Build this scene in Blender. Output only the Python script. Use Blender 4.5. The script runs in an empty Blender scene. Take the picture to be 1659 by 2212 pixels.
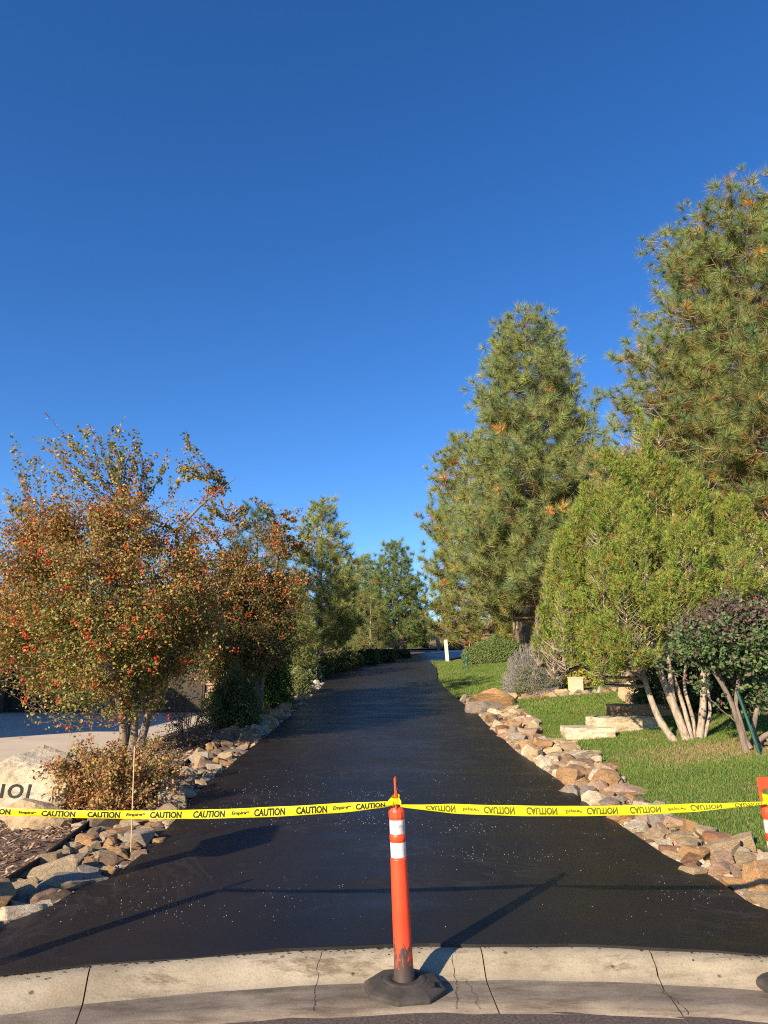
import bpy, bmesh, math, random
import numpy as np
from mathutils import Vector, Matrix
from mathutils.bvhtree import BVHTree

# ------------------------------------------------------------------ camera, sky, sun, exposure
sc = bpy.context.scene
COL = sc.collection
CAMZ, PITCH, FPX = 1.68, math.radians(13.0), 1534.0      # photo measured at 1659 x 2212
cam = bpy.data.cameras.new("camera"); camo = bpy.data.objects.new("camera", cam); COL.objects.link(camo)
camo.location = (0, 0, CAMZ); camo.rotation_euler = (math.radians(90) + PITCH, 0, 0)
cam.sensor_fit = 'VERTICAL'; cam.sensor_height = 36.0; cam.lens = FPX / 2212 * 36.0
cam.clip_start = 0.05; cam.clip_end = 3000
sc.camera = camo
sc.render.resolution_x, sc.render.resolution_y = 768, 1024

SUN_EL = math.radians(23.0)
SUN_H = Vector((-0.61, -0.79, 0)).normalized()            # horizontal direction towards the sun
world = bpy.data.worlds.new("World"); sc.world = world; world.use_nodes = True
wn = world.node_tree; wn.nodes.clear()
sky = wn.nodes.new("ShaderNodeTexSky"); sky.sky_type = 'NISHITA'; sky.sun_disc = False
sky.sun_elevation = SUN_EL; sky.sun_rotation = math.atan2(SUN_H.x, SUN_H.y) % (2 * math.pi)
sky.altitude = 1900; sky.air_density = 1.0; sky.dust_density = 0.15; sky.ozone_density = 3.2
hs = wn.nodes.new("ShaderNodeHueSaturation"); hs.inputs["Saturation"].default_value = 1.245; hs.inputs["Value"].default_value = 1.03; hs.inputs["Hue"].default_value = 0.508
bg = wn.nodes.new("ShaderNodeBackground"); bg.inputs["Strength"].default_value = 0.101
wo = wn.nodes.new("ShaderNodeOutputWorld")
wn.links.new(sky.outputs[0], hs.inputs["Color"]); wn.links.new(hs.outputs[0], bg.inputs[0]); wn.links.new(bg.outputs[0], wo.inputs[0])
sun = bpy.data.lights.new("sun", 'SUN'); suno = bpy.data.objects.new("sun", sun); COL.objects.link(suno)
sun.energy = 5.0; sun.angle = math.radians(0.53); sun.color = (1.0, 0.82, 0.58)
sdir = Vector((SUN_H.x * math.cos(SUN_EL), SUN_H.y * math.cos(SUN_EL), math.sin(SUN_EL)))
suno.rotation_euler = sdir.to_track_quat('Z', 'Y').to_euler(); suno.location = (-10, -12, 12)
sc.view_settings.view_transform = 'Standard'; sc.view_settings.look = 'None'
sc.view_settings.gamma = 1.0; sc.view_settings.exposure = 1.02; sc.view_settings.use_curve_mapping = False
sc.cycles.filter_width = 1.15; sc.cycles.use_denoising = False; sc.cycles.max_bounces = 6; sc.cycles.diffuse_bounces = 3; sc.cycles.transmission_bounces = 3

rng = np.random.default_rng(7); random.seed(7)
SP, CP = math.sin(PITCH), math.cos(PITCH)

# ------------------------------------------------------------------ measuring: photo point -> place
def ray(u, v):
    a, b = (u - 829.5) / FPX, (1106 - v) / FPX
    return np.array([a, CP - b * SP, SP + b * CP])
def at(u, v, Y):                       # point on the ray at distance Y in front of the camera
    d = ray(u, v); t = Y / d[1]
    return np.array([d[0] * t, Y, CAMZ + d[2] * t])

ZY = [-60, 4.0, 4.6, 8, 13, 17, 22.5, 28, 34, 40, 45, 50, 56, 62, 70, 80, 120, 400]
ZZ = [.03, .05, .12, .22, .43, .68, 1.12, 1.6, 2.12, 2.68, 3.12, 3.45, 3.8, 4.7, 6.6, 7.3, 7.6, 7.6]
def zr(Y): return np.interp(Y, ZY, ZZ)
def solve(u, v, f, lo=3.0, hi=90.0):
    d = ray(u, v); Ys = np.arange(lo, hi, 0.04)
    X = d[0] / d[1] * Ys; Z = CAMZ + d[2] / d[1] * Ys
    below = Z <= f(X, Ys)
    i = int(np.argmax(below)) if below.any() else len(Ys) - 1
    return np.array([X[i], Ys[i], f(X[i:i+1], Ys[i:i+1])[0]])
def groad(u, v): return solve(u, v, lambda X, Y: zr(Y))

LPX = [(100,1967),(213,1904),(253,1894),(300,1857),(336,1817),(383,1770),(416,1724),(473,1674),(530,1628),(606,1566),(649,1526),(693,1486),(716,1459),(753,1444)]
RPX = [(1632,1961),(1543,1902),(1436,1851),(1345,1789),(1270,1739),(1204,1685),(1137,1640),(1080,1594),(1028,1540),(990,1512),(963,1490),(946,1470),(943,1446)]
LW = [groad(*p) for p in LPX]; RW = [groad(*p) for p in RPX]
LYs = [p[1] for p in LW]; LXs = [p[0] for p in LW]; RYs = [p[1] for p in RW]; RXs = [p[0] for p in RW]
def xL(Y): return np.interp(Y, LYs, LXs)
def xR(Y): return np.interp(Y, RYs, RXs)
def sstep(a, b, x):
    t = np.clip((x - a) / (b - a), 0, 1); return t * t * (3 - 2 * t)
def H(X, Y):
    X = np.asarray(X, float); Y = np.asarray(Y, float)
    z = zr(Y)
    dr = np.clip(X - xR(Y), 0, 9); fr = sstep(4.9, 6.5, Y) * (1 - sstep(33, 38, Y))
    z = z + 0.095 * dr * fr
    dl = np.clip(xL(Y) - X, 0, 40)
    zc = 0.2 + 0.006 * np.clip(Y - 8, 0, 40)
    f = sstep(1.3, 3.3, dl) * sstep(4.9, 7, Y) * (1 - sstep(29, 36, Y))
    z = z * (1 - f) + np.minimum(zc, z) * f
    z = z + np.clip(dl, 0, 4) * 0.12 * sstep(27, 33, Y) * (1 - sstep(50, 60, Y))
    return z
def gp(u, v): return solve(u, v, H)
def hz(x, y): return float(H(x, y))

# ------------------------------------------------------------------ scene bookkeeping
def tag(o, label=None, cat=None, group=None, kind=None):
    if label: o['label'] = label
    if cat: o['category'] = cat
    if group: o['group'] = group
    if kind: o['kind'] = kind
    return o
def empty(name, loc, label, cat, group=None):
    o = bpy.data.objects.new(name, None); COL.objects.link(o); o.location = Vector(loc); o.empty_display_size = .1
    return tag(o, label, cat, group)
def link(name, mesh, parent=None):
    o = bpy.data.objects.new(name, mesh); COL.objects.link(o)
    if parent is not None:
        o.parent = parent; o.matrix_parent_inverse = Matrix.Translation(-parent.location)
    return o

class Geo:
    """collects vertices and faces (world coordinates) and links them as one mesh object"""
    def __init__(s): s.v = []; s.f = []; s.c = []; s.n = 0; s.sm = []
    def add(s, V, F, c=(1, 1, 1), smooth=False):
        V = np.asarray(V, float).reshape(-1, 3); F = np.asarray(F, int)
        s.v.append(V); s.f.append(F + s.n); s.n += len(V)
        c = np.asarray(c, float)
        s.c.append(np.broadcast_to(c, (len(F), 3)).copy()); s.sm.append(np.full(len(F), smooth))
    def mesh(s, name, mat):
        me = bpy.data.meshes.new(name)
        V = np.concatenate(s.v); me.vertices.add(len(V)); me.vertices.foreach_set('co', V.ravel())
        lv = np.concatenate([f.ravel() for f in s.f]); cnt = np.concatenate([np.full(len(f), f.shape[1]) for f in s.f])
        me.loops.add(len(lv)); me.loops.foreach_set('vertex_index', lv)
        me.polygons.add(len(cnt)); st = np.concatenate([[0], np.cumsum(cnt)[:-1]])
        me.polygons.foreach_set('loop_start', st); me.polygons.foreach_set('loop_total', cnt)
        me.polygons.foreach_set('use_smooth', np.concatenate(s.sm))
        C = np.concatenate(s.c); C4 = np.concatenate([C, np.ones((len(C), 1))], 1)
        a = me.attributes.new('tint', 'FLOAT_COLOR', 'FACE'); a.data.foreach_set('color', C4.ravel())
        me.update(calc_edges=True)
        if mat: me.materials.append(mat)
        return me
    def build(s, name, mat, parent=None): return link(name, s.mesh(name, mat), parent)

BOXF = [(0,3,2,1),(4,5,6,7),(0,1,5,4),(1,2,6,5),(2,3,7,6),(3,0,4,7)]
def boxv(c, h, rot=None):
    V = np.array([(-1,-1,-1),(1,-1,-1),(1,1,-1),(-1,1,-1),(-1,-1,1),(1,-1,1),(1,1,1),(-1,1,1)], float) * np.array(h)
    if rot is not None: V = V @ np.array(rot).T
    return V + np.array(c)
def addbox(g, c, h, rot=None, col=(1,1,1)): g.add(boxv(c, h, rot), BOXF, col)
def nrm(a): return a / np.maximum(np.linalg.norm(a, axis=-1, keepdims=True), 1e-9)
def tubes(g, P, R, k=5, col=(1,1,1), cap=False):
    P = np.asarray(P, float)
    if P.ndim == 2: P = P[None]
    R = np.broadcast_to(np.asarray(R, float), P.shape[:2])
    N, S, _ = P.shape
    T = np.gradient(P, axis=1); T = nrm(T)
    ref = np.where(np.abs(T[:, :1, 2:3]) > .9, np.array([1., 0, 0]), np.array([0, 0, 1.]))
    U = nrm(np.cross(T, ref)); W = np.cross(T, U)
    a = np.arange(k) / k * 2 * np.pi
    V = P[:, :, None] + R[:, :, None, None] * (U[:, :, None] * np.cos(a)[None, None, :, None] + W[:, :, None] * np.sin(a)[None, None, :, None])
    idx = np.arange(N * S * k).reshape(N, S, k)
    A = idx[:, :-1]; B = idx[:, 1:]
    F = np.stack([A, np.roll(A, -1, 2), np.roll(B, -1, 2), B], -1).reshape(-1, 4)
    c = col
    if np.ndim(col) == 2: c = np.repeat(np.asarray(col), (S - 1) * k, axis=0)
    g.add(V, F, c, True)
    if cap:
        g.add(V[:, -1].reshape(-1, 3), np.arange(N * k).reshape(N, k), (1, 1, 1)); g.add(V[:, 0].reshape(-1, 3), np.arange(N * k).reshape(N, k)[:, ::-1], (1, 1, 1))
def lathe(g, prof, c, k=24, col=(1,1,1), smooth=True, axis=None, wob=None):
    """prof: list of (radius, height); c: base; axis: tilt matrix"""
    a = np.arange(k) / k * 2 * np.pi
    V = np.array([[(r * math.cos(t), r * math.sin(t), h) for t in a] for r, h in prof])
    S = len(prof); idx = np.arange(S * k).reshape(S, k)
    V = V.reshape(-1, 3)
    if axis is not None: V = V @ np.array(axis).T
    F = np.stack([idx[:-1], np.roll(idx[:-1], -1, 1), np.roll(idx[1:], -1, 1), idx[1:]], -1).reshape(-1, 4)
    g.add(V + np.array(c), F, col, smooth)

# ------------------------------------------------------------------ materials
def mat(name): 
    m = bpy.data.materials.new(name); m.use_nodes = True; nt = m.node_tree
    return m, nt, nt.nodes["Principled BSDF"]
def N(nt, t, **kw):
    n = nt.nodes.new(t)
    for k, v in kw.items():
        if k in n.inputs: n.inputs[k].default_value = v
        else: setattr(n, k, v)
    return n
def noise(nt, scale, detail=4, rough=.6, coord='Object', stretch=None):
    tc = N(nt, "ShaderNodeTexCoord"); n = N(nt, "ShaderNodeTexNoise"); n.inputs['Scale'].default_value = scale
    n.inputs['Detail'].default_value = detail; n.inputs['Roughness'].default_value = rough
    src = tc.outputs[coord]
    if stretch:
        mp = N(nt, "ShaderNodeMapping"); mp.inputs['Scale'].default_value = stretch; nt.links.new(src, mp.inputs[0]); src = mp.outputs[0]
    nt.links.new(src, n.inputs['Vector']); return n
def ramp(nt, fac, stops):
    r = N(nt, "ShaderNodeValToRGB"); e = r.color_ramp.elements
    while len(e) < len(stops): e.new(0.5)
    for i, (p, c) in enumerate(stops):
        e[i].position = p; e[i].color = (*c, 1) if len(c) == 3 else c
    nt.links.new(fac, r.inputs[0]); return r
def mixc(nt, fac, a, b, mode='MIX'):
    m = N(nt, "ShaderNodeMix"); m.data_type = 'RGBA'; m.blend_type = mode
    for inp, val in ((m.inputs[0], fac), (m.inputs[6], a), (m.inputs[7], b)):
        if hasattr(val, 'is_linked') or isinstance(val, bpy.types.NodeSocket): nt.links.new(val, inp)
        elif isinstance(val, (int, float)): inp.default_value = val
        else: inp.default_value = (*val, 1)
    return m.outputs[2]
def bump(nt, p, height, strength=.5, dist=.01):
    b = N(nt, "ShaderNodeBump"); b.inputs['Strength'].default_value = strength; b.inputs['Distance'].default_value = dist
    nt.links.new(height, b.inputs['Height']); nt.links.new(b.outputs[0], p.inputs['Normal']); return b
def simple(name, c, rough=.6, ns=8., amp=.25, bs=.3, bd=.004, metal=0., stretch=None, spec=.4):
    m, nt, p = mat(name)
    n = noise(nt, ns, 6, .65, stretch=stretch)
    lo = tuple(x * (1 - amp) for x in c); hi = tuple(min(1, x * (1 + amp)) for x in c)
    r = ramp(nt, n.outputs['Fac'], [(.3, lo), (.7, hi)])
    nt.links.new(r.outputs[0], p.inputs['Base Color']); p.inputs['Roughness'].default_value = rough
    p.inputs['Metallic'].default_value = metal; p.inputs['Specular IOR Level'].default_value = spec
    n2 = noise(nt, ns * 8, 4, .6, stretch=stretch); bump(nt, p, n2.outputs['Fac'], bs, bd)
    return m
def foliage(name, trans=.3, rough=.55, spec=.3):
    m, nt, p = mat(name)
    a = N(nt, "ShaderNodeAttribute"); a.attribute_name = 'tint'
    nt.links.new(a.outputs['Color'], p.inputs['Base Color']); p.inputs['Roughness'].default_value = rough
    p.inputs['Specular IOR Level'].default_value = spec
    if trans > 0:
        tr = N(nt, "ShaderNodeBsdfTranslucent"); hsn = N(nt, "ShaderNodeHueSaturation"); hsn.inputs['Value'].default_value = 1.4; hsn.inputs['Saturation'].default_value = 1.15
        nt.links.new(a.outputs['Color'], hsn.inputs['Color']); nt.links.new(hsn.outputs[0], tr.inputs[0])
        mx = N(nt, "ShaderNodeMixShader"); mx.inputs[0].default_value = trans
        nt.links.new(p.outputs[0], mx.inputs[1]); nt.links.new(tr.outputs[0], mx.inputs[2])
        nt.links.new(mx.outputs[0], nt.nodes['Material Output'].inputs[0])
    return m
M = {}
M['needle'] = foliage('pine_needles', .22, .6, .15)
M['leaf'] = foliage('leaves', .25, .5, .25)
M['grass'] = foliage('grass_blades', .3, .6, .25)
M['tinted'] = foliage('matte_tint', 0, .9, .2)
M['bark'] = simple('bark', (.19, .15, .12), .9, 9, .5, .9, .02, stretch=(1, 1, .3))
M['bark_pale'] = simple('pale_bark', (.36, .29, .23), .9, 16, .55, .9, .015, stretch=(1, 1, .45))
M['bark_pine'] = simple('pine_bark', (.33, .24, .18), .9, 9, .5, 1., .03, stretch=(1, 1, .35))
M['twig'] = simple('twig_bark', (.17, .12, .095), .85, 12, .3)

# freshly sealed asphalt
m, nt, p = mat('sealed_asphalt'); M['asphalt'] = m
n1 = noise(nt, .9, 5, .6, stretch=(1, .5, 1)); r1 = ramp(nt, n1.outputs['Fac'], [(.35, (.009, .0075, .006)), (.68, (.017, .0135, .0105))])
tc = N(nt, "ShaderNodeTexCoord")
vo = N(nt, "ShaderNodeTexVoronoi"); vo.inputs['Scale'].default_value = 55; nt.links.new(tc.outputs['Object'], vo.inputs['Vector'])
pn = noise(nt, 1.3, 3, .6)
ml = N(nt, "ShaderNodeMath"); ml.operation = 'MULTIPLY'
rs = ramp(nt, vo.outputs['Distance'], [(.09, (1, 1, 1)), (.13, (0, 0, 0))])
wnn = N(nt, "ShaderNodeSeparateColor"); nt.links.new(vo.outputs['Color'], wnn.inputs[0])
rr = ramp(nt, wnn.outputs[0], [(.955, (0, 0, 0)), (.965, (1, 1, 1))])
rp = ramp(nt, pn.outputs['Fac'], [(.5, (0, 0, 0)), (.6, (1, 1, 1))])
nt.links.new(rs.outputs[0], ml.inputs[0]); nt.links.new(rr.outputs[0], ml.inputs[1])
ml2 = N(nt, "ShaderNodeMath"); ml2.operation = 'MULTIPLY'; nt.links.new(ml.outputs[0], ml2.inputs[0]); nt.links.new(rp.outputs[0], ml2.inputs[1])
wv = N(nt, "ShaderNodeTexNoise"); wv.inputs['Scale'].default_value = 1.1; wv.inputs['Detail'].default_value = 2; wv.inputs['Distortion'].default_value = 2.2; nt.links.new(tc.outputs['Object'], wv.inputs['Vector'])
rw = ramp(nt, wv.outputs['Fac'], [(.46, (0, 0, 0)), (.5, (.014, .0138, .0135)), (.54, (0, 0, 0))]); pz = noise(nt, .45, 3, .6); rz_ = ramp(nt, pz.outputs['Fac'], [(.48, (0, 0, 0)), (.58, (1, 1, 1))])
sw = mixc(nt, 1.0, rw.outputs[0], rz_.outputs[0], 'MULTIPLY'); b0_ = mixc(nt, 1.0, r1.outputs[0], sw, 'ADD')
cc = mixc(nt, ml2.outputs[0], b0_, (.5, .5, .48))
nt.links.new(cc, p.inputs['Base Color'])
n3 = noise(nt, 1.7, 4, .6, stretch=(.6, 1.6, 1)); r3 = ramp(nt, n3.outputs['Fac'], [(.3, (.36, .36, .36)), (.7, (.60, .60, .60))]); nt.links.new(r3.outputs[0], p.inputs['Roughness'])
p.inputs['Specular IOR Level'].default_value = .38
n2 = noise(nt, 170, 3, .6); n4 = noise(nt, 6, 4, .6)
ad = N(nt, "ShaderNodeMath"); ad.operation = 'MULTIPLY_ADD'; ad.inputs[1].default_value = 1.2
nt.links.new(n4.outputs['Fac'], ad.inputs[0]); nt.links.new(n2.outputs['Fac'], ad.inputs[2]); bump(nt, p, ad.outputs[0], .22, .004)

m, nt, p = mat('kerb_concrete'); M['kerb'] = m
n1 = noise(nt, 2.2, 6, .65); r1 = ramp(nt, n1.outputs['Fac'], [(.3, (.26, .215, .15)), (.5, (.35, .30, .215)), (.72, (.45, .39, .29))])
n2 = noise(nt, 7, 6, .75, stretch=(.35, 1.3, 1)); r2 = ramp(nt, n2.outputs['Fac'], [(.25, (.45, .44, .42)), (.48, (1, 1, 1))])
n3 = noise(nt, 90, 4, .7); r3 = ramp(nt, n3.outputs['Fac'], [(.3, (.6, .6, .6)), (.55, (1, 1, 1))])
c1 = mixc(nt, .75, r1.outputs[0], r2.outputs[0], 'MULTIPLY'); c2 = mixc(nt, .7, c1, r3.outputs[0], 'MULTIPLY')
tc = N(nt, "ShaderNodeTexCoord"); vo = N(nt, "ShaderNodeTexVoronoi"); vo.inputs['Scale'].default_value = 5.5; nt.links.new(tc.outputs['Object'], vo.inputs['Vector'])
rv = ramp(nt, vo.outputs['Distance'], [(.055, (.18, .16, .14)), (.085, (1, 1, 1))])
c3 = mixc(nt, .8, c2, rv.outputs[0], 'MULTIPLY')
n5 = noise(nt, 3.2, 8, .8, stretch=(.6, 2.2, 1)); r5 = ramp(nt, n5.outputs['Fac'], [(.56, (1, 1, 1)), (.66, (.38, .34, .30))]); c3 = mixc(nt, .8, c3, r5.outputs[0], 'MULTIPLY')
n6 = noise(nt, 30, 6, .8, stretch=(1, .4, 1)); r6 = ramp(nt, n6.outputs['Fac'], [(.30, (.35, .32, .29)), (.40, (1, 1, 1))]); c3 = mixc(nt, .8, c3, r6.outputs[0], 'MULTIPLY')
nt.links.new(c3, p.inputs['Base Color']); p.inputs['Roughness'].default_value = .9; bump(nt, p, n3.outputs['Fac'], .6, .004)

m, nt, p = mat('gutter_concrete'); M['gutter'] = m
n1 = noise(nt, 2.0, 6, .65); r1 = ramp(nt, n1.outputs['Fac'], [(.3, (.15, .123, .093)), (.5, (.23, .19, .145)), (.72, (.34, .29, .22))])
n2 = noise(nt, 5, 6, .75, stretch=(.5, 1.6, 1)); r2 = ramp(nt, n2.outputs['Fac'], [(.3, (.5, .5, .48)), (.52, (1, 1, 1))])
n3 = noise(nt, 90, 4, .7); r3 = ramp(nt, n3.outputs['Fac'], [(.3, (.6, .6, .6)), (.55, (1, 1, 1))])
c1 = mixc(nt, .75, r1.outputs[0], r2.outputs[0], 'MULTIPLY'); c2 = mixc(nt, .7, c1, r3.outputs[0], 'MULTIPLY')
n6 = noise(nt, 2.6, 8, .8, stretch=(.5, 2, 1)); r6 = ramp(nt, n6.outputs['Fac'], [(.5, (1, 1, 1)), (.62, (.5, .46, .43))]); c2 = mixc(nt, .8, c2, r6.outputs[0], 'MULTIPLY')
nt.links.new(c2, p.inputs['Base Color']); p.inputs['Roughness'].default_value = .9; bump(nt, p, n3.outputs['Fac'], .6, .004)
M['street'] = simple('worn_asphalt', (.11, .085, .075), .95, 60, .6, 1., .006)
M['concrete'] = simple('driveway_concrete', (.52, .445, .35), .9, .9, .12, .3, .003)
M['soil'] = simple('soil', (.19, .14, .10), .95, 3, .4, .8, .02)
M['mulchbed'] = simple('mulch_ground', (.20, .13, .09), .95, 30, .5, 1., .02)
M['hill'] = simple('dry_hillside', (.33, .25, .165), .95, 1.2, .35, .9, .05)
m, nt, p = mat('lawn_turf'); M['lawn'] = m
n1 = noise(nt, .9, 5, .7); r1 = ramp(nt, n1.outputs['Fac'], [(.3, (.06, .10, .02)), (.6, (.095, .14, .032)), (.8, (.16, .16, .055))])
n2 = noise(nt, 60, 5, .7); r2 = ramp(nt, n2.outputs['Fac'], [(.3, (.4, .4, .4)), (.7, (1.2, 1.2, 1.1))])
nt.links.new(mixc(nt, .9, r1.outputs[0], r2.outputs[0], 'MULTIPLY'), p.inputs['Base Color']); p.inputs['Roughness'].default_value = .9; bump(nt, p, n2.outputs['Fac'], 1, .03)

# stones take their own colour from the object colour
m, nt, p = mat('border_stone'); M['rock'] = m
oi = N(nt, "ShaderNodeObjectInfo"); tc = N(nt, "ShaderNodeTexCoord")
va = N(nt, "ShaderNodeVectorMath"); va.operation = 'SCALE'; cb = N(nt, "ShaderNodeCombineXYZ")
nt.links.new(oi.outputs['Random'], cb.inputs[0]); nt.links.new(oi.outputs['Random'], cb.inputs[1]); nt.links.new(cb.outputs[0], va.inputs[0]); va.inputs['Scale'].default_value = 37
av = N(nt, "ShaderNodeVectorMath"); av.operation = 'ADD'; nt.links.new(tc.outputs['Object'], av.inputs[0]); nt.links.new(va.outputs[0], av.inputs[1])
def rn(scale, det, ro, st=None):
    n = N(nt, "ShaderNodeTexNoise"); n.inputs['Scale'].default_value = scale; n.inputs['Detail'].default_value = det; n.inputs['Roughness'].default_value = ro
    s = av.outputs[0]
    if st: mp = N(nt, "ShaderNodeMapping"); mp.inputs['Scale'].default_value = st; nt.links.new(s, mp.inputs[0]); s = mp.outputs[0]
    nt.links.new(s, n.inputs['Vector']); return n
na = rn(1.4, 5, .65); nb_ = rn(5, 6, .7, (.6, .6, 2.4)); nc = rn(14, 5, .75)
ra = ramp(nt, na.outputs['Fac'], [(.38, (0, 0, 0)), (.62, (1, 1, 1))])
base = mixc(nt, ra.outputs[0], oi.outputs['Color'], mixc(nt, .6, oi.outputs['Color'], (.36, .24, .12)))
rb_ = ramp(nt, nb_.outputs['Fac'], [(.3, (.5, .45, .42)), (.5, (.95, .95, .95)), (.75, (1.3, 1.28, 1.2))])
c1 = mixc(nt, .8, base, rb_.outputs[0], 'MULTIPLY')
rc = ramp(nt, nc.outputs['Fac'], [(.32, (.5, .5, .5)), (.5, (1, 1, 1)), (.75, (1.15, 1.15, 1.12))])
nt.links.new(mixc(nt, .8, c1, rc.outputs[0], 'MULTIPLY'), p.inputs['Base Color']); p.inputs['Roughness'].default_value = .85
mu = N(nt, "ShaderNodeMath"); mu.operation = 'ADD'; nt.links.new(nb_.outputs['Fac'], mu.inputs[0]); nt.links.new(nc.outputs['Fac'], mu.inputs[1])
bump(nt, p, mu.outputs[0], .8, .03)

m, nt, p = mat('orange_plastic'); M['orange'] = m
n1 = noise(nt, 28, 6, .75, stretch=(1, 1, .35)); tc = N(nt, "ShaderNodeTexCoord"); sx = N(nt, "ShaderNodeSeparateXYZ"); nt.links.new(tc.outputs['Object'], sx.inputs[0])
mr = N(nt, "ShaderNodeMapRange"); mr.inputs['From Min'].default_value = .06; mr.inputs['From Max'].default_value = .42; mr.inputs['To Min'].default_value = .30; mr.inputs['To Max'].default_value = -.16
nt.links.new(sx.outputs['Z'], mr.inputs[0]); ad = N(nt, "ShaderNodeMath"); ad.operation = 'ADD'; nt.links.new(n1.outputs['Fac'], ad.inputs[0]); nt.links.new(mr.outputs[0], ad.inputs[1])
rd = ramp(nt, ad.outputs[0], [(.585, (0, 0, 0)), (.66, (1, 1, 1))])
n2 = noise(nt, 4, 4, .6); ro = ramp(nt, n2.outputs['Fac'], [(.3, (.72, .055, .018)), (.7, (.85, .075, .025))])
nt.links.new(mixc(nt, rd.outputs[0], ro.outputs[0], (.06, .045, .04)), p.inputs['Base Color']); p.inputs['Roughness'].default_value = .42; bump(nt, p, n1.outputs['Fac'], .15, .002)
m, nt, p = mat('reflective_white'); M['white'] = m
n1 = noise(nt, 16, 6, .7); r1 = ramp(nt, n1.outputs['Fac'], [(.34, (.30, .28, .27)), (.46, (.62, .60, .58)), (.6, (.72, .71, .69))]); nt.links.new(r1.outputs[0], p.inputs['Base Color'])
tc = N(nt, "ShaderNodeTexCoord"); vo = N(nt, "ShaderNodeTexVoronoi"); vo.inputs['Scale'].default_value = 260; nt.links.new(tc.outputs['Object'], vo.inputs['Vector']); bump(nt, p, vo.outputs['Distance'], .3, .001); p.inputs['Roughness'].default_value = .4
M['rubber'] = simple('black_rubber', (.05, .044, .039), .8, 9, .45, .5, .003)
m, nt, p = mat('yellow_tape'); M['tape'] = m
p.inputs['Base Color'].default_value = (.80, .74, .015, 1); p.inputs['Roughness'].default_value = .32
n1 = noise(nt, 9, 3, .6, stretch=(.4, 1, 3)); bump(nt, p, n1.outputs['Fac'], .5, .01)
tr = N(nt, "ShaderNodeBsdfTranslucent"); tr.inputs[0].default_value = (.85, .8, .02, 1); mx = N(nt, "ShaderNodeMixShader"); mx.inputs[0].default_value = .25
nt.links.new(p.outputs[0], mx.inputs[1]); nt.links.new(tr.outputs[0], mx.inputs[2]); nt.links.new(mx.outputs[0], nt.nodes['Material Output'].inputs[0])
M['ink'] = simple('black_print', (.006, .006, .006), .7, 30, .2, .1)
M['ink_back'] = simple('print_through_film', (.10, .11, .012), .4, 30, .2, .1)
M['black'] = simple('black_edging', (.02, .019, .018), .7, 10, .3)
M['stucco'] = simple('cream_stucco', (.56, .47, .33), .95, 40, .12, .6, .006)
M['dark_wall'] = simple('dark_timber', (.05, .04, .033), .8, 6, .3, stretch=(1, 1, .2))
M['roof'] = simple('clay_tile', (.30, .185, .14), .85, 8, .35)
M['slate_roof'] = simple('grey_shingle', (.13, .12, .115), .9, 8, .35)
M['glass'] = simple('window_glass', (.02, .025, .03), .08, 4, .1, 0.05, spec=.6)
M['utility'] = simple('beige_plastic', (.38, .335, .235), .6, 5, .12, .1)
M['wood'] = simple('weathered_wood', (.42, .36, .28), .9, 14, .3, .6, .004, stretch=(1, 1, .15))
M['green_metal'] = simple('green_paint', (.02, .085, .065), .4, 12, .25)
M['bamboo'] = simple('tan_rod', (.55, .38, .2), .5, 12, .15)
M['redpaint'] = simple('red_rod', (.5, .05, .03), .5, 12, .15)
M['berry'] = foliage('berries', 0, .35, .5)
M['brick'] = simple('ledge_stone', (.36, .24, .165), .9, 6, .35, .8, .01)
M['mailbox'] = simple('dark_metal', (.04, .04, .042), .5, 10, .2)
M['cream'] = simple('cream_paint', (.6, .58, .5), .6, 10, .1)

# ------------------------------------------------------------------ ground, street, road
def grid_sheet(name, xs, ys, zf, m, keep=None):
    X, Y = np.meshgrid(xs, ys); Z = zf(X, Y); nx = len(xs)
    g = Geo(); idx = np.arange(X.size).reshape(X.shape)
    F = np.stack([idx[:-1, :-1], idx[:-1, 1:], idx[1:, 1:], idx[1:, :-1]], -1).reshape(-1, 4)
    if keep is not None:
        cx = (X[:-1, :-1] + X[1:, 1:]) / 2; cy = (Y[:-1, :-1] + Y[1:, 1:]) / 2; F = F[keep(cx, cy).ravel()]
    g.add(np.stack([X, Y, Z], -1), F, smooth=True); o = g.build(name, m); tag(o, kind='structure'); return o
def arc(x):
    e = np.abs(np.asarray(x) - .6); return 4.68 - .06 * np.minimum(e, 3.4) ** 2 - .12 * np.maximum(e - 3.4, 0)
xs = np.concatenate([np.linspace(-400, -24, 14), np.arange(-22, 22.1, .5), np.linspace(24, 400, 14)])
ys = np.concatenate([np.arange(4.9, 12, .35), np.arange(12, 80, .8), np.linspace(82, 900, 16)])
g_ = grid_sheet('ground', xs, ys, lambda X, Y: H(X, Y) - .07 - .25 * (np.abs(X) > 30) * 0, M['soil'])
# dry far slope beyond the bend
grid_sheet('hillside', np.arange(-26, 40, 1.0), np.arange(52, 100, 1.0), lambda X, Y: H(X, Y) + .03 + .12 * np.sin(X * .7 + Y * .4) * sstep(54, 60, Y), M['hill'])
grid_sheet('street', np.linspace(-60, 60, 41), np.linspace(-60, 3.6, 21), lambda X, Y: 0.0 * X + .03 - .012 * np.clip(3.6 - Y, 0, 4), M['street'])
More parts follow.
